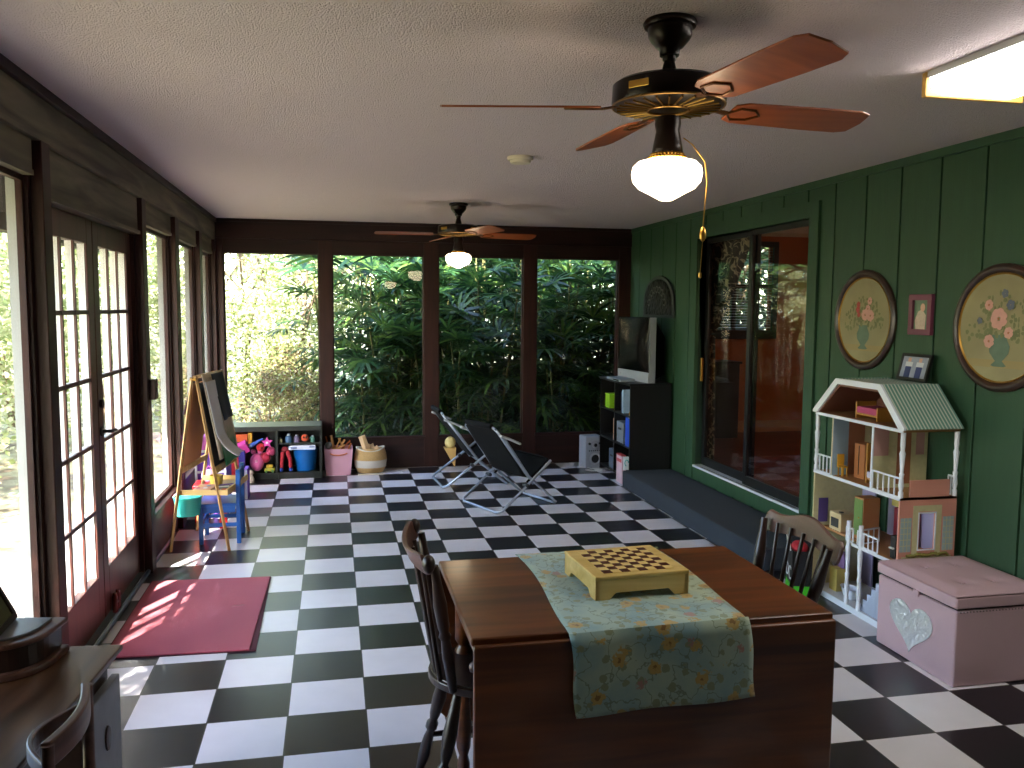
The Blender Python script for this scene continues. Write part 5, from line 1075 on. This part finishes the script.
# lounge chairs
M_blkf = mat('black_sling_fabric', '#08090b', .9, var=.2, vs=30, bump=.2, bs=300, spec=.2)
M_tubeS = mat('silver_chair_tube', '#a9b2bf', .3, .75, var=.03); M_arm = mat('pale_armrest', '#aeb4bd', .4)
def lounger(label, loc, rz):
    t = thing('lounge_chair', label, 'lounge chair', loc, rz, 'folding black lounge chairs by the back windows', local=True)
    W = .285; r = .011
    def U(pts, w):                                       # U frame: up one side, across, up the other
        p = [(x, w, z) for x, z in pts]; q = [(x, -w, z) for x, z in reversed(pts)]
        return p[:-1] + [(p[-1][0], p[-1][1] - .04, p[-1][2]), (q[0][0], q[0][1] + .04, q[0][2])] + q[1:]
    MB().tube(U([(.50, .385), (.26, .20), (.03, .03), (0, .011)], W), r, 8).build('rear_leg_frame', M_tubeS, t, smooth=True)
    MB().tube(U([(.06, .60), (.30, .27), (.58, .03), (.60, .011)], W - .03), r, 8).build('front_leg_frame', M_tubeS, t, smooth=True)
    MB().tube([(.36, -W + .05, .20), (.01, -W + .05, .65), (-.0, -W + .09, .675), (-.0, W - .09, .675), (.01, W - .05, .65), (.36, W - .05, .20)], r, 8).build('back_frame', M_tubeS, t, smooth=True)
    MB().tube([(.30, W - .05, .22), (.50, W - .05, .38), (.515, W - .09, .39), (.515, -W + .09, .39), (.50, -W + .05, .38), (.30, -W + .05, .22)], r * .9, 8).build('seat_frame', M_blkf, t, smooth=True)
    def sl(u, v):
        y = (-W + .055) + (2 * W - .11) * u; sag = -.05 * math.sin(PI * u)
        P_ = [(-.005, .67), (.09, .53), (.19, .40), (.27, .28), (.35, .25), (.44, .31), (.515, .392)]
        k = v * (len(P_) - 1); i = min(int(k), len(P_) - 2); w = k - i; x = P_[i][0] * (1 - w) + P_[i + 1][0] * w; z = P_[i][1] * (1 - w) + P_[i + 1][1] * w
        return (x + .02 * math.sin(PI * u), y, z + sag * .5 * math.sin(PI * min(1, v * 1.05)))
    MB().grid(sl, 12, 30).build('sling', M_blkf, t, smooth=True, solid=.006)
    MB().tube([(-.01, -W + .10, .685), (-.025, 0, .687), (-.01, W - .10, .685)], [.022, .028, .022], 8).build('head_roll', M_blkf, t, smooth=True)
    for s in (1, -1):
        MB().tube([(.0, s * (W + .01), .625), (.08, s * (W + .015), .595), (.185, s * (W + .01), .55)], [(.010, .018)] * 3, 8).build('armrest', M_arm, t, smooth=True)
        MB().tube([(.06, s * (W - .03), .60), (.06, s * (W + .01), .61)], .008, 6).build('arm_bracket', M_dk, t)
        MB().cyl((.262, s * (W + .012), .205), (.262, s * (W - .045), .205), .016, n=10).build('pivot', M_dk, t, smooth=True)
    return t
ang = math.atan2(.39, .92)
L1 = lounger('near folding lounge chair with black sling and silver tube frame facing the bookcase', (1.945, 3.335, 0), ang)
L2 = copy_thing(L1, (1.73, 4.375, 0), math.radians(4), 'far folding black lounge chair nearest the dark back wall')

# open toy shelf unit
t = thing('toy_shelf', 'low dark open shelf unit full of toys under the leftmost back window', 'shelf unit', (.27, 4.97, 0))
M_shf = mat('dark_greenish_laminate', '#23261f', .35, spec=.6); QX0, QX1, QY0, QY1, QH = -.16, .685, 4.80, 5.165, .50
MB().box(QX0, QX1, QY0, QY1, .455, QH).build('top', M_shf, t, bevel=.003)
for x in (QX0, .262, QX1 - .022): MB().box(x, x + .022, QY0 + .004, QY1, 0, .455).build('upright', M_shf, t)
MB().box(QX0 + .022, QX1 - .022, QY0 + .006, QY1, .04, .062).build('bottom_shelf', M_shf, t); MB().box(QX0 + .022, QX1 - .022, QY0 + .02, QY0 + .035, 0, .04).build('plinth', M_shf, t)
MB().box(.284, QX1 - .022, QY0 + .02, QY1, .325, .340).build('middle_shelf', M_shf, t); MB().box(QX0, QX1, QY1 - .008, QY1, .06, .455).build('back_panel', M_shf, t)
def lamp_ball(n, lb, c, col, r, sx=1, sy=1, sz=1, grp=None, bits=()):
    t = thing(n, lb, 'toy', (c[0], c[1], c[2] - r * sz), 0, grp); m = mat('plush_' + col, col, .6, var=.1, vs=25, sheen=.2); MB().ball(c, r * sx, r * sy, r * sz).build('body', m, t, smooth=True)
    for (nm, d, rr, cc) in bits: MB().ball((c[0] + d[0], c[1] + d[1], c[2] + d[2]), rr).build(nm, mat('plush_' + cc, cc, .6), t, smooth=True)
    return t
def star(c, r, ri, th, n=5, rot=0):
    return [(c[0] + (r if k % 2 == 0 else ri) * math.sin(PI * k / n + rot), c[1] + (r if k % 2 == 0 else ri) * math.cos(PI * k / n + rot)) for k in range(2 * n)]
zb = .062
t = thing('star_toy', 'bright pink star shaped toy on top of the left shelf pile', 'toy', (.18, 4.84, .33)); MB().prism(star((.185, .345), .055, .026, .03), 'y', 4.83, 4.86).build('star', mat('plush_#d94fa8', '#d94fa8', .6), t, bevel=.006, seg=3); MB().ball((.185, 4.826, .345), .012, .006, .012).build('centre', M_wht, t, smooth=True)
lamp_ball('pink_plush', 'big pink plush toy at the front of the left shelf', (.09, 4.85, .16), '#e0669c', .065, 1, 1, 1.3, bits=(('ear', (-.03, 0, .10), .024, '#e0669c'), ('ear', (.03, 0, .10), .024, '#e0669c'), ('nose', (0, -.065, .02), .014, '#f0a8c4')))
lamp_ball('red_ball', 'red ball with a black spot on the left shelf pile', (.125, 4.845, .30), '#c9202a', .04, bits=(('spot', (.01, -.035, .0), .012, '#701015'),))
lamp_ball('maroon_ball', 'dark pink ball at the back of the left shelf', (.215, 4.88, .255), '#a8325a', .045, bits=(('spot', (-.01, -.038, .01), .012, '#c9506a'),))
lamp_ball('red_plush', 'crimson plush on the left shelf beside the pink plush', (.165, 4.86, .20), '#b01c3c', .05, bits=(('ear', (.03, -.01, .04), .02, '#d94f7a'),))
t = thing('toy_car', 'yellow green toy car on the bottom of the left shelf', 'toy car', (.2, 4.84, zb)); MB().box(.155, .252, 4.81, 4.87, zb + .012, zb + .045).build('body', mat('lime_toy', '#a9a832', .4), t, bevel=.008); MB().box(.175, .235, 4.815, 4.865, zb + .045, zb + .075).build('cab', mat('yellow_toy', '#c9a832', .4), t, bevel=.008)
for x in (.175, .232): MB().cyl((x, 4.805, zb + .014), (x, 4.875, zb + .014), .013, n=12).build('wheel', mat('green_toy', '#3f6b32', .5), t, smooth=True)
t = thing('toy_plane', 'blue toy plane lying across the top of the shelf pile', 'toy', (.06, 4.82, .32)); MB().tube([(-.02, 4.80, .30), (.05, 4.80, .33), (.15, 4.82, .385)], [.016, .02, .008], 10).build('fuselage', mat('blue_toy', '#3f5fae', .4), t, smooth=True); MB().box(.02, .055, 4.75, 4.86, .325, .333).build('wing', mat('sky_toy', '#7f9cd0', .4), t, bevel=.002)
t = thing('toy_box', 'orange and yellow cardboard toy box high in the left shelf', 'box', (.0, 4.9, .34)); MB().box(-.13, .01, 4.83, 4.95, .36, .43).build('body', mat('orange_card', '#c4501c', .6), t); MB().box(.012, .05, 4.84, 4.94, .30, .44).build('yellow_side', mat('amber_card', '#c98f1c', .6), t, bevel=.003)
t = thing('magenta_box', 'slanted magenta toy box in front of the left shelf', 'box', (-.08, 4.74, .27)); mb = MB().at((-.06, 4.74, .30), (.25, -.45, 0)); mb.box(-.09, .09, -.05, .05, -.045, .045); mb.build('body', mat('magenta_card', '#c4388c', .5), t, bevel=.004); mb = MB().at((-.06, 4.74, .30), (.25, -.45, 0)); mb.box(-.085, .02, -.052, -.050, -.02, .03); mb.build('printed_panel', mat('pale_pink_print', '#e0b0cc', .5), t)
t = thing('toy_column', 'tall red and navy toy box standing in front of the shelf unit', 'box', (-.05, 4.72, 0)); MB().box(-.13, -.055, 4.66, 4.74, 0, .27).build('red_half', mat('red_card', '#c41c32', .5), t, bevel=.003); MB().box(-.054, .0, 4.66, 4.74, 0, .30).build('navy_half', mat('navy_card', '#2a1f7a', .5), t, bevel=.003); MB().box(-.17, -.131, 4.67, 4.73, 0, .26).build('pale_edge', mat('pale_orange_card', '#d99a80', .5), t)
t = thing('small_figurine', 'small pale figurine standing on the floor in front of the toy shelf', 'figurine', (.045, 4.70, 0)); MB().lathe([(0, 0), (.032, .0), (.034, .03), (.022, .06), (.018, .07), (0, .07)], 14, (.045, 4.70, 0)).build('body', mat('pale_ceramic', '#c4b4a4', .5), t, smooth=True); MB().ball((.045, 4.70, .09), .026).build('head', mat('pale_ceramic', '#c4b4a4', .5), t, smooth=True)
# right cubby
t = thing('blue_tub', 'large round blue tub with a white lid box on the lower right shelf', 'tub', (.53, 4.93, zb)); MB().lathe([(0, 0), (.085, 0), (.09, .01), (.118, .20), (.124, .205), (.118, .207), (.112, .19), (.08, .012), (0, .01)], 32, (.53, 4.935, zb)).build('tub', mat('blue_plastic', '#1763a8', .3), t, smooth=True)
t = thing('white_box', 'flat white box resting on top of the blue tub', 'box', (.5, 4.93, .27)); MB().box(.38, .625, 4.82, 5.0, .272, .312).build('body', mat('white_card_box', '#c9ccd8', .5), t, bevel=.002); MB().box(.40, .455, 4.8185, 4.82, .28, .30).build('printed_strip', mat('blue_grey_print', '#6a7494', .5), t); MB().box(.57, .62, 4.8185, 4.82, .29, .306).build('printed_strip', mat('blue_grey_print', '#6a7494', .5), t)
t = thing('cloth_doll', 'limp cloth doll with red legs and blue feet on the lower right shelf', 'doll', (.34, 4.86, zb))
for p in ([(.325, 4.85, .25), (.315, 4.84, .17), (.31, 4.84, .09)], [(.365, 4.85, .26), (.39, 4.84, .18), (.395, 4.84, .10)]):
    MB().tube(p, .018, 10).build('leg', mat('red_cloth', '#a82430', .8), t, smooth=True); MB().ball((p[-1][0], p[-1][1] - .012, .085), .02, .028, .02).build('foot', mat('blue_cloth', '#24408c', .8), t, smooth=True)
MB().ball((.345, 4.86, .27), .035, .03, .03).build('body', mat('dark_red_cloth', '#7a1c24', .8), t, smooth=True)
zs = .3405
for (x, col, r, lb, nm) in ((.305, '#a8a87a', .018, 'tiny olive bottle at the left of the middle shelf', 'toy_bottle'), (.38, '#2f4f6c', .032, 'dark blue toy block on the middle shelf', 'toy_cup'), (.455, '#5a4f6c', .028, 'mauve toy cup on the middle shelf', 'toy_cup'), (.60, '#3f7060', .024, 'green toy cup at the right of the middle shelf', 'toy_cup')):
    t = thing(nm, lb, 'toy', (x, 4.86, zs)); MB().lathe([(0, 0), (r, 0), (r * 1.05, r * 1.6), (r * .7, r * 2), (0, r * 2)], 14, (x, 4.86, zs)).build('body', mat('toy' + col, col, .5), t, smooth=True); MB().lathe([(0, r * 2), (r * .5, r * 2), (r * .5, r * 2.5), (0, r * 2.5)], 12, (x, 4.86, zs)).build('cap', mat('toycap', '#8f9a9c', .5), t, smooth=True)
lamp_ball('orange_toy', 'round orange and black toy on the middle shelf', (.53, 4.86, zs + .036), '#c4481c', .036, bits=(('eye', (-.012, -.032, .012), .01, '#141414'), ('eye', (.014, -.032, .012), .01, '#141414')))
# pink bin with sticks
t = thing('fabric_bin', 'pink fabric bin with an orange handle beside the toy shelf', 'storage bin', (.84, 5.02, 0)); MB().add([(.72, 4.91, 0), (.95, 4.91, 0), (.95, 5.13, 0), (.72, 5.13, 0), (.705, 4.895, .255), (.972, 4.895, .255), (.972, 5.145, .255), (.705, 5.145, .255)], [(3, 2, 1, 0), (0, 1, 5, 4), (1, 2, 6, 5), (2, 3, 7, 6), (3, 0, 4, 7)]).build('body', mat('pink_canvas', '#c997a4', .85, var=.06, bump=.2, bs=200), t, solid=.004)
MB().tube([(.76, 4.893, .215), (.79, 4.884, .20), (.84, 4.88, .197), (.89, 4.884, .202), (.92, 4.893, .215)], .007, 8).build('handle', mat('orange_cord', '#c4714c', .7), t, smooth=True)
rn = random.Random(9); M_stick = mat('wooden_stick', '#b8864c', .6)
SP = [((.76, 4.96, .20), (.72, 5.04, .36), .010), ((.80, 4.98, .21), (.77, 4.97, .38), .013), ((.83, 5.0, .22), (.90, 5.0, .33), .010), ((.86, 4.95, .24), (.95, 5.05, .31), .009), ((.80, 5.05, .22), (.86, 4.96, .35), .009), ((.90, 5.02, .22), (.84, 5.05, .34), .010), ((.92, 4.95, .22), (.96, 4.97, .30), .009), ((.78, 4.93, .24), (.90, 4.93, .29), .009)]
for k, (a, b, r) in enumerate(SP):
    o = MB().tube([a, b], [(r, r * .5)] * 2, 6).build('wooden_stick', M_stick if k % 3 else mat('orange_stick', '#b8602c', .6), None, org=a); tag(o, 'wooden toy track stick poking out of the pink fabric bin', 'toy', 'wooden sticks in the pink bin')
lamp_ball('grey_ball', 'dull grey ball at the left in the pink fabric bin', (.745, 4.95, .285), '#6a6a64', .035)
# woven basket with blocks
t = thing('woven_basket', 'tan basket with white band holding wooden blocks by the back wall', 'basket', (1.15, 5.02, 0))
def band_(z0, z1, r0, r1, m): MB().lathe([(r0, z0), (r1, z1)], 28, (1.145, 5.02, 0), 1, .8).build('woven_band', m, t, smooth=True, solid=.006)
M_tanw = mat('tan_weave', '#b89660', .85, var=.2, vs=60, bump=.5, bs=150); M_whw = mat('white_weave', '#c4beb0', .85, bump=.5, bs=150)
MB().lathe([(0, .002), (.12, .002), (.125, .01), (0, .012)], 28, (1.145, 5.02, 0), 1, .8).build('base', M_tanw, t, smooth=True)
pts = [(0.01, .125), (.06, .150), (.13, .158), (.19, .150), (.235, .135)]; ms = [M_tanw, M_whw, M_tanw, M_tanw]
for k in range(4): band_(pts[k][0], pts[k + 1][0], pts[k][1], pts[k + 1][1], ms[k])
MB().tube([(1.145 + .135 * math.cos(a), 5.02 + .108 * math.sin(a), .235 + .015 * math.cos(a * 2)) for a in [2 * PI * k / 28 for k in range(28)]], .008, 6, closed=True).build('rim', M_whw, t, smooth=True)
for s in (): MB().tube([(1.145 + (.07 + .06 * s) * 1, 4.895 + .02 * s, .16 + .01 * k * 0) if False else (1.16 + .05 * s, 4.893, .18), (1.17 + .05 * s, 4.885, .155), (1.19 + .05 * s, 4.893, .18)], .004, 6).build('handle_loop', mat('dark_leather', '#4a3020', .6), t, smooth=True)
for (a, b, w_, h_) in (((1.13, 4.96, .16), (1.06, 4.95, .37), .035, .02), ((1.19, 5.0, .18), (1.16, 5.05, .27), .03, .02), ((1.10, 5.04, .18), (1.14, 5.06, .27), .03, .02), ((1.22, 5.03, .2), (1.20, 4.97, .25), .03, .02)):
    o = MB().tube([a, b], [(w_, h_)] * 2, 4).build('wooden_block', mat('plain_wood_block', '#c9a77c', .6), None, org=a, bevel=.002); tag(o, 'plain wooden block standing in the tan and white basket', 'block', 'wooden blocks in the basket')
o = MB().box(1.02, 1.26, 4.86, 4.89, .001, .012).build('paper_scrap', mat('pale_card', '#cfc4b0', .7), None, org=(1.14, 4.87, 0)); tag(o, 'pale strip of card on the floor in front of the basket', 'card strip')

# ---------------- easel
ex, ey0, ey1, ez = -.085, 2.44, 2.98, 1.15
t = easel = thing('easel', 'wooden childrens easel with boards and papers beside the left windows', 'easel', (ex, ey0, 0))
FL, FR = -.262, .112
for y in (ey0, ey1):
    MB().tube([(FL, y, .002), (ex - .006, y, ez)], [(.012, .018)] * 2, 4).build('leg', W_pinez, t, bevel=.002); MB().tube([(FR, y + .02 * (1 if y == ey0 else -1), .002), (ex + .010, y + .02 * (1 if y == ey0 else -1), ez)], [(.012, .016)] * 2, 4).build('leg', W_pinez, t, bevel=.002)
def on_leg(side, z, off=0): f_ = FL if side < 0 else FR; return f_ + (ex - f_) * z / ez + off
def slab(side, z0, z1, y0, y1, off, th, m, name, par=t, **k):
    a0, a1 = on_leg(side, z0, off), on_leg(side, z1, off); mb = MB(); mb.prism([(a0, z0), (a1, z1), (a1 + th, z1), (a0 + th, z0)], 'y', y0, y1); return mb.build(name, m, par, **k)
M_hard = mat('brown_hardboard', '#dda273', .6, var=.08)
slab(-1, .56, 1.11, ey0 + .02, ey1 - .14, -.008, .006, M_hard, 'left_board'); slab(1, .56, 1.11, ey0 + .04, ey1 - .04, .004, .006, mat('dark_chalkboard', '#2a2c30', .6), 'right_board')
slab(-1, .52, .56, ey0, ey1, -.015, .02, W_pine, 'board_rail'); slab(1, .52, .56, ey0 + .02, ey1 - .02, .0, .02, W_pine, 'board_rail')
MB().box(on_leg(-1, .41), on_leg(1, .41) + .06, ey0 + .012, ey0 + .026, .375, .41).build('tray_rail', W_pine, t, bevel=.002); MB().box(on_leg(-1, .41), on_leg(1, .41) + .06, ey1 - .026, ey1 - .012, .375, .41).build('tray_rail', W_pine, t, bevel=.002)
MB().box(on_leg(1, .41) + .058, on_leg(1, .41) + .072, ey0 + .012, ey1 - .012, .375, .415).build('tray_lip', W_pine, t, bevel=.002)
MB().box(on_leg(-1, .41) + .08, on_leg(1, .41) + .06, ey0 + .026, ey1 - .026, .373, .381).build('tray', W_pine, t)
MB().tube([(ex - .02, ey0, ez - .01), (ex + .02, ey0, ez - .01)], .012, 8).build('hinge', M_brass, t, smooth=True); MB().tube([(ex, ey0 + .02, ez), (ex, ey1 - .02, ez)], .012, 8).build('paper_roll_bar', W_pinez, t, smooth=True)
on_easel = []
def sheet(name, y0, y1, z0, z1, off, m, label, cat='paper', curl=.0, skew=0):
    def fn(u, v):
        z = z1 + (z0 - z1) * v; y = y0 + (y1 - y0) * u + skew * v; x = on_leg(1, max(z, .5), off) + (.012 * math.sin(u * 5 + 1) * v) + curl * max(0, (v - .6) / .4) ** 2
        return (x, y, z + (curl * .35 * max(0, (v - .7) / .3) ** 2))
    o = tag(MB().grid(fn, 10, 16).build(name, m, None, smooth=True, org=(on_leg(1, z1, off), (y0 + y1) / 2, z1), solid=.002), label, cat); on_easel.append(o); return o
sheet('kraft_paper', 2.50, 2.99, .60, 1.165, .035, mat('kraft_sheet', '#d8cab0', .8, var=.08), 'large tan sheet of paper hanging over the right side of the easel')
def paint_mat():
    m, nt, b = new_mat('painted_paper'); L = nt.links.new; tc = N(nt, 'ShaderNodeTexCoord'); s_ = N(nt, 'ShaderNodeSeparateXYZ'); L(tc.outputs['Object'], s_.inputs[0]); n_ = N(nt, 'ShaderNodeTexNoise'); n_.inputs['Scale'].default_value = 9; L(tc.outputs['Object'], n_.inputs['Vector'])
    ad = N(nt, 'ShaderNodeMath', operation='MULTIPLY_ADD'); L(n_.outputs['Fac'], ad.inputs[0]); ad.inputs[1].default_value = .25; L(s_.outputs[2], ad.inputs[2])
    mr = N(nt, 'ShaderNodeMapRange'); mr.inputs['From Min'].default_value = -.42; mr.inputs['From Max'].default_value = -.25; L(ad.outputs[0], mr.inputs['Value']); cr = N(nt, 'ShaderNodeValToRGB'); e = cr.color_ramp.elements; e[0].color = lin('#2f7a4a') + (1,); e[1].color = lin('#b8ac98') + (1,); k = e.new(.5); k.color = lin('#6a8a6c') + (1,); L(mr.outputs[0], cr.inputs[0]); L(cr.outputs[0], b.inputs['Base Color']); b.inputs['Roughness'].default_value = .8; return m
sheet('painted_sheet', 2.56, 2.92, .55, 1.14, .048, paint_mat(), 'tan sheet with green paint near its bottom hanging on the easel')
sheet('navy_sheet', 2.62, 2.88, .84, 1.16, .060, mat('navy_sheet', '#27323e', .7, var=.25, vs=10), 'dark blue painted sheet clipped over the easel papers', skew=.06)
sheet('white_sheet', 2.45, 2.66, .60, 1.12, .066, mat('white_sheet', '#d4d6da', .7, var=.04), 'curling white sheet of paper at the front of the easel', curl=.10)
oc = tag(MB().grid(lambda u, v: (on_leg(-1, 1.1 - .22 * v, -.02) - .03 * v, 2.50 + .3 * u, 1.12 - .22 * v), 6, 6).build('dark_cloth', mat('plum_cloth', '#3c2c3a', .8), None, smooth=True, org=(-.12, 2.6, 1.1), solid=.006), 'dark plum cloth hanging on the left side of the easel', 'cloth')
for k, (x, y, c_, lb) in enumerate(((-.02, 2.60, '#a88f86', 'brush'), (.03, 2.64, '#5f6a5a', 'brush'), (.02, 2.56, '#b85f4a', 'brush'), (.02, 2.72, '#3a3a44', 'brush'), (.00, 2.68, '#c4c0b4', 'brush'), (.04, 2.75, '#7c5a8a', 'brush'))):
    o = MB().tube([(x - .06, y - .02, 0.387), (x + .06, y + .03 * (k % 3 - 1), 0.388)], [.004, .007], 6).build('paint_brush', mat('br' + c_, c_, .5), None, smooth=True, org=(x, y, .385)); tag(o, 'small paint brush lying in the easel tray', 'brush', 'brushes in the easel tray'); on_easel.append(o)
on_easel.append(oc)
t = thing('paint_tub', 'round yellow paint tub in the easel tray', 'paint tub', (-.06, 2.80, 0.382)); MB().lathe([(0, 0), (.04, 0), (.045, .06), (.04, .062), (.036, .01), (0, .008)], 18, (-.06, 2.80, 0.382)).build('tub', mat('yellow_tub', '#c4a23c', .5), t, smooth=True); on_easel.append(t)
t = thing('paint_tray', 'peach paint palette in the easel tray', 'palette', (-.09, 2.62, 0.382)); MB().box(-.14, -.02, 2.53, 2.70, 0.382, 0.400).build('palette', mat('peach_plastic', '#d9a07a', .5), t, bevel=.004)
for k in range(4): MB().lathe([(0, 0), (.014, 0), (.014, .002), (0, .002)], 12, (-.115 + .05 * (k % 2), 2.57 + .07 * (k // 2), 0.400)).build('paint_well', mat('pw%d' % k, ('#c4384a', '#e0dcd0', '#d9b03c', '#5a88b0')[k], .4), t, smooth=True)
on_easel.append(t)
for o in [easel] + on_easel: turn(o, (ex, ey0), math.radians(-9))
# teal bucket
t = thing('teal_bucket', 'turquoise plastic bucket hanging under the easel tray', 'bucket', (-.16, 2.60, .20)); M_tq = mat('turquoise_plastic', '#3fb8a4', .4)
MB().lathe([(0, 0), (.075, 0), (.09, .12), (.096, .125), (.088, .128), (.07, .01), (0, .008)], 24, (-.165, 2.60, .215)).build('bucket', M_tq, t, smooth=True); MB().tube([(-.165 + .09 * math.cos(a), 2.60, .34 + .03 * math.sin(a)) for a in [PI * k / 10 for k in range(11)]], .003, 6).build('handle', M_wht, t, smooth=True)
# blue kids chair
t = thing('kids_chair', 'small blue wooden childrens chair beside the easel', 'chair', (.05, 2.76, 0)); M_bl = mat('blue_paint_wood', '#2a62b0', .35); SX0, SX1, SY_0, SY_1 = -.105, .165, 2.60, 2.90
MB().box(SX0, SX1 - .022, SY_0, SY_1, .262, .282).build('seat', M_bl, t, bevel=.003); MB().box(SX0 + .02, SX1 - .03, SY_0 + .012, SY_0 + .028, .215, .262).build('apron', M_bl, t)
for x, h_ in ((SX0 + .004, .262), (SX1 - .022, .51)):
    for y in (SY_0 + .004, SY_1 - .034): MB().box(x, x + .028, y, y + .03, .001, h_).build('leg', M_bl, t, bevel=.003)
MB().box(SX1 - .018, SX1 - .002, SY_0 + .034, SY_1 - .034, .36, .49).build('backrest', M_bl, t, bevel=.003)
for y in (SY_0 + .012, SY_1 - .026): MB().box(SX0 + .03, SX1 - .022, y, y + .012, .12, .145).build('stretcher', M_bl, t)
MB().box(SX0 + .012, SX0 + .024, SY_0 + .034, SY_1 - .034, .13, .155).build('stretcher', M_bl, t)
# toy castle, red stool and low table behind the easel
t = thing('toy_castle', 'purple and pink toy castle house standing by the left windows behind the easel', 'toy house', (-.13, 3.55, 0)); M_pu = mat('purple_toy', '#6a3cb0', .5); M_pk2 = mat('pink_toy', '#d06ab8', .5)
MB().box(-.225, -.01, 3.42, 3.72, 0, .52).build('walls', M_pu, t, bevel=.004)
for z in (.16, .34, .50): MB().box(-.24, -.012, 3.412, 3.725, z, z + .018).build('white_band', M_wht, t)
for x in (-.24, -.13, -.03): MB().box(x, x + .016, 3.408, 3.42, 0, .52).build('white_post', M_wht, t)
MB().prism([(-.25, .52), (0, .52), (-.06, .62), (-.19, .62)], 'y', 3.41, 3.73).build('roof', M_pk2, t, bevel=.003); MB().box(-.20, -.14, 3.405, 3.42, .02, .14).build('door', M_pk2, t); MB().box(-.10, -.05, 3.405, 3.42, .22, .30).build('window', mat('pale_window', '#b8c4e0', .4), t)
t = thing('red_stool', 'red plastic childrens stool under the easel behind the blue chair', 'stool', (-.10, 3.12, 0)); M_rd = mat('red_plastic', '#c4141c', .35); MB().box(-.20, .02, 3.02, 3.24, .30, .325).build('seat', M_rd, t, bevel=.006)
for x in (-.19, -.02):
    for y in (3.03, 3.20): MB().box(x, x + .03, y, y + .03, 0, .30).build('leg', M_rd, t, bevel=.003)
t = thing('toy_bag', 'white and pink patterned cloth bag on the red stool', 'bag', (-.10, 3.13, .326)); MB().ball((-.10, 3.13, .375), .055, .05, .05).build('bag', mat('pinkwhite_cloth', '#d9b4cc', .8, var=.25, vs=18), t, smooth=True); MB().tube([(-.13, 3.13, .41), (-.10, 3.13, .45), (-.07, 3.13, .41)], .005, 6).build('handle', M_pk2, t, smooth=True)
for (x, y, c_, h_, lb) in ((.02, 3.95, '#c46a2c', .22, 'orange toy book standing behind the blue chair'), (.06, 3.97, '#7a3cb0', .26, 'violet toy book standing behind the blue chair')):
    t = thing('toy_book', lb, 'book', (x, y, 0)); MB().box(x, x + .03, y, y + .16, 0, h_).build('cover', mat('tb' + c_, c_, .5), t, bevel=.002); MB().box(x + .004, x + .026, y - .001, y, .004, h_ - .004).build('pages', M_wht, t)

# ---------------- things seen in the house behind the glass door
def curt(x0, y0, y1, z0, z1, tie):
    def fn(u, v):
        z = z1 + (z0 - z1) * v; pin = .16 + .84 * max(0, (z - tie) / (z1 - tie)) ** .9
        y = y1 - (y1 - y0) * u * (pin if z > tie else .16 + .05 * min(1, (tie - z)))
        return (x0 + .02 * math.sin(u * 26) * (.4 + .6 * pin), y, z)
    return fn
def curtain_mat():
    m, nt, b = new_mat('patterned_curtain'); L = nt.links.new; tc = N(nt, 'ShaderNodeTexCoord'); n_ = N(nt, 'ShaderNodeTexNoise'); n_.inputs['Scale'].default_value = 9; n_.inputs['Detail'].default_value = 2; n_.inputs['Distortion'].default_value = 1.2; L(tc.outputs['Object'], n_.inputs['Vector'])
    sb = N(nt, 'ShaderNodeMath', operation='SUBTRACT'); sb.inputs[1].default_value = .5; ab = N(nt, 'ShaderNodeMath', operation='ABSOLUTE'); L(n_.outputs['Fac'], sb.inputs[0]); L(sb.outputs[0], ab.inputs[0]); mr = N(nt, 'ShaderNodeMapRange'); mr.inputs['From Min'].default_value = .02; mr.inputs['From Max'].default_value = .05; L(ab.outputs[0], mr.inputs['Value'])
    mx = N(nt, 'ShaderNodeMix', data_type='RGBA'); L(mr.outputs[0], mx.inputs[0]); mx.inputs[6].default_value = lin('#b3aa9a') + (1,); mx.inputs[7].default_value = lin('#4c4a4e') + (1,); L(mx.outputs[2], b.inputs['Base Color']); b.inputs['Roughness'].default_value = .85; return m
t = thing('curtain', 'dark patterned curtain tied back inside the glass door', 'curtain', (4.08, 3.4, RZ0)); MB().grid(curt(4.08, 2.90, 3.76, .24, 2.30, 1.40), 50, 30).build('cloth', curtain_mat(), t, smooth=True, solid=.003)
MB().tube([(4.05, 3.78, 1.42), (4.04, 3.60, 1.40), (4.12, 3.60, 1.40)], .012, 8).build('tie_band', M_dk, t, smooth=True); MB().cyl((4.08, 2.6, 2.32), (4.08, 3.66, 2.32), .012, n=10).build('rod', M_dk, t, smooth=True)
t = thing('dark_cabinet', 'tall dark cabinet seen through the glass door under the house window', 'cabinet', (4.9, 5.45, RZ0)); MB().box(4.62, 5.17, 5.28, 5.66, RZ0 + .0, 1.02).build('body', mat('dark_green_cabinet', '#171a18', .4), t, bevel=.006); MB().box(4.60, 5.19, 5.26, 5.66, 1.02, 1.045).build('top', mat('dark_green_cabinet', '#171a18', .4), t, bevel=.003)
for x in (4.64, 4.90): MB().box(x, x + .25, 5.272, 5.28, RZ0 + .04, 1.0).build('door', mat('dark_green_cabinet', '#171a18', .4), t, bevel=.002)
t = thing('wooden_chair', 'low wooden chair in the house room seen through the glass door near its right edge', 'chair', (5.25, 3.1, RZ0), 0, local=True); MB().box(-.2, .2, -.2, .2, .43, .46).build('seat', W_rail, t, bevel=.004)
for x in (-.18, .18):
    for y in (-.18, .18): MB().cyl((x, y, 0), (x, y, .43 if y < 0 else .62), .018, n=8).build('leg', W_rail, t, smooth=True)
MB().box(-.19, .19, .165, .19, .52, .62).build('backrest', W_rail, t, bevel=.003)
for o in list(C.objects):
    if o.get('group') == '': del o['group']
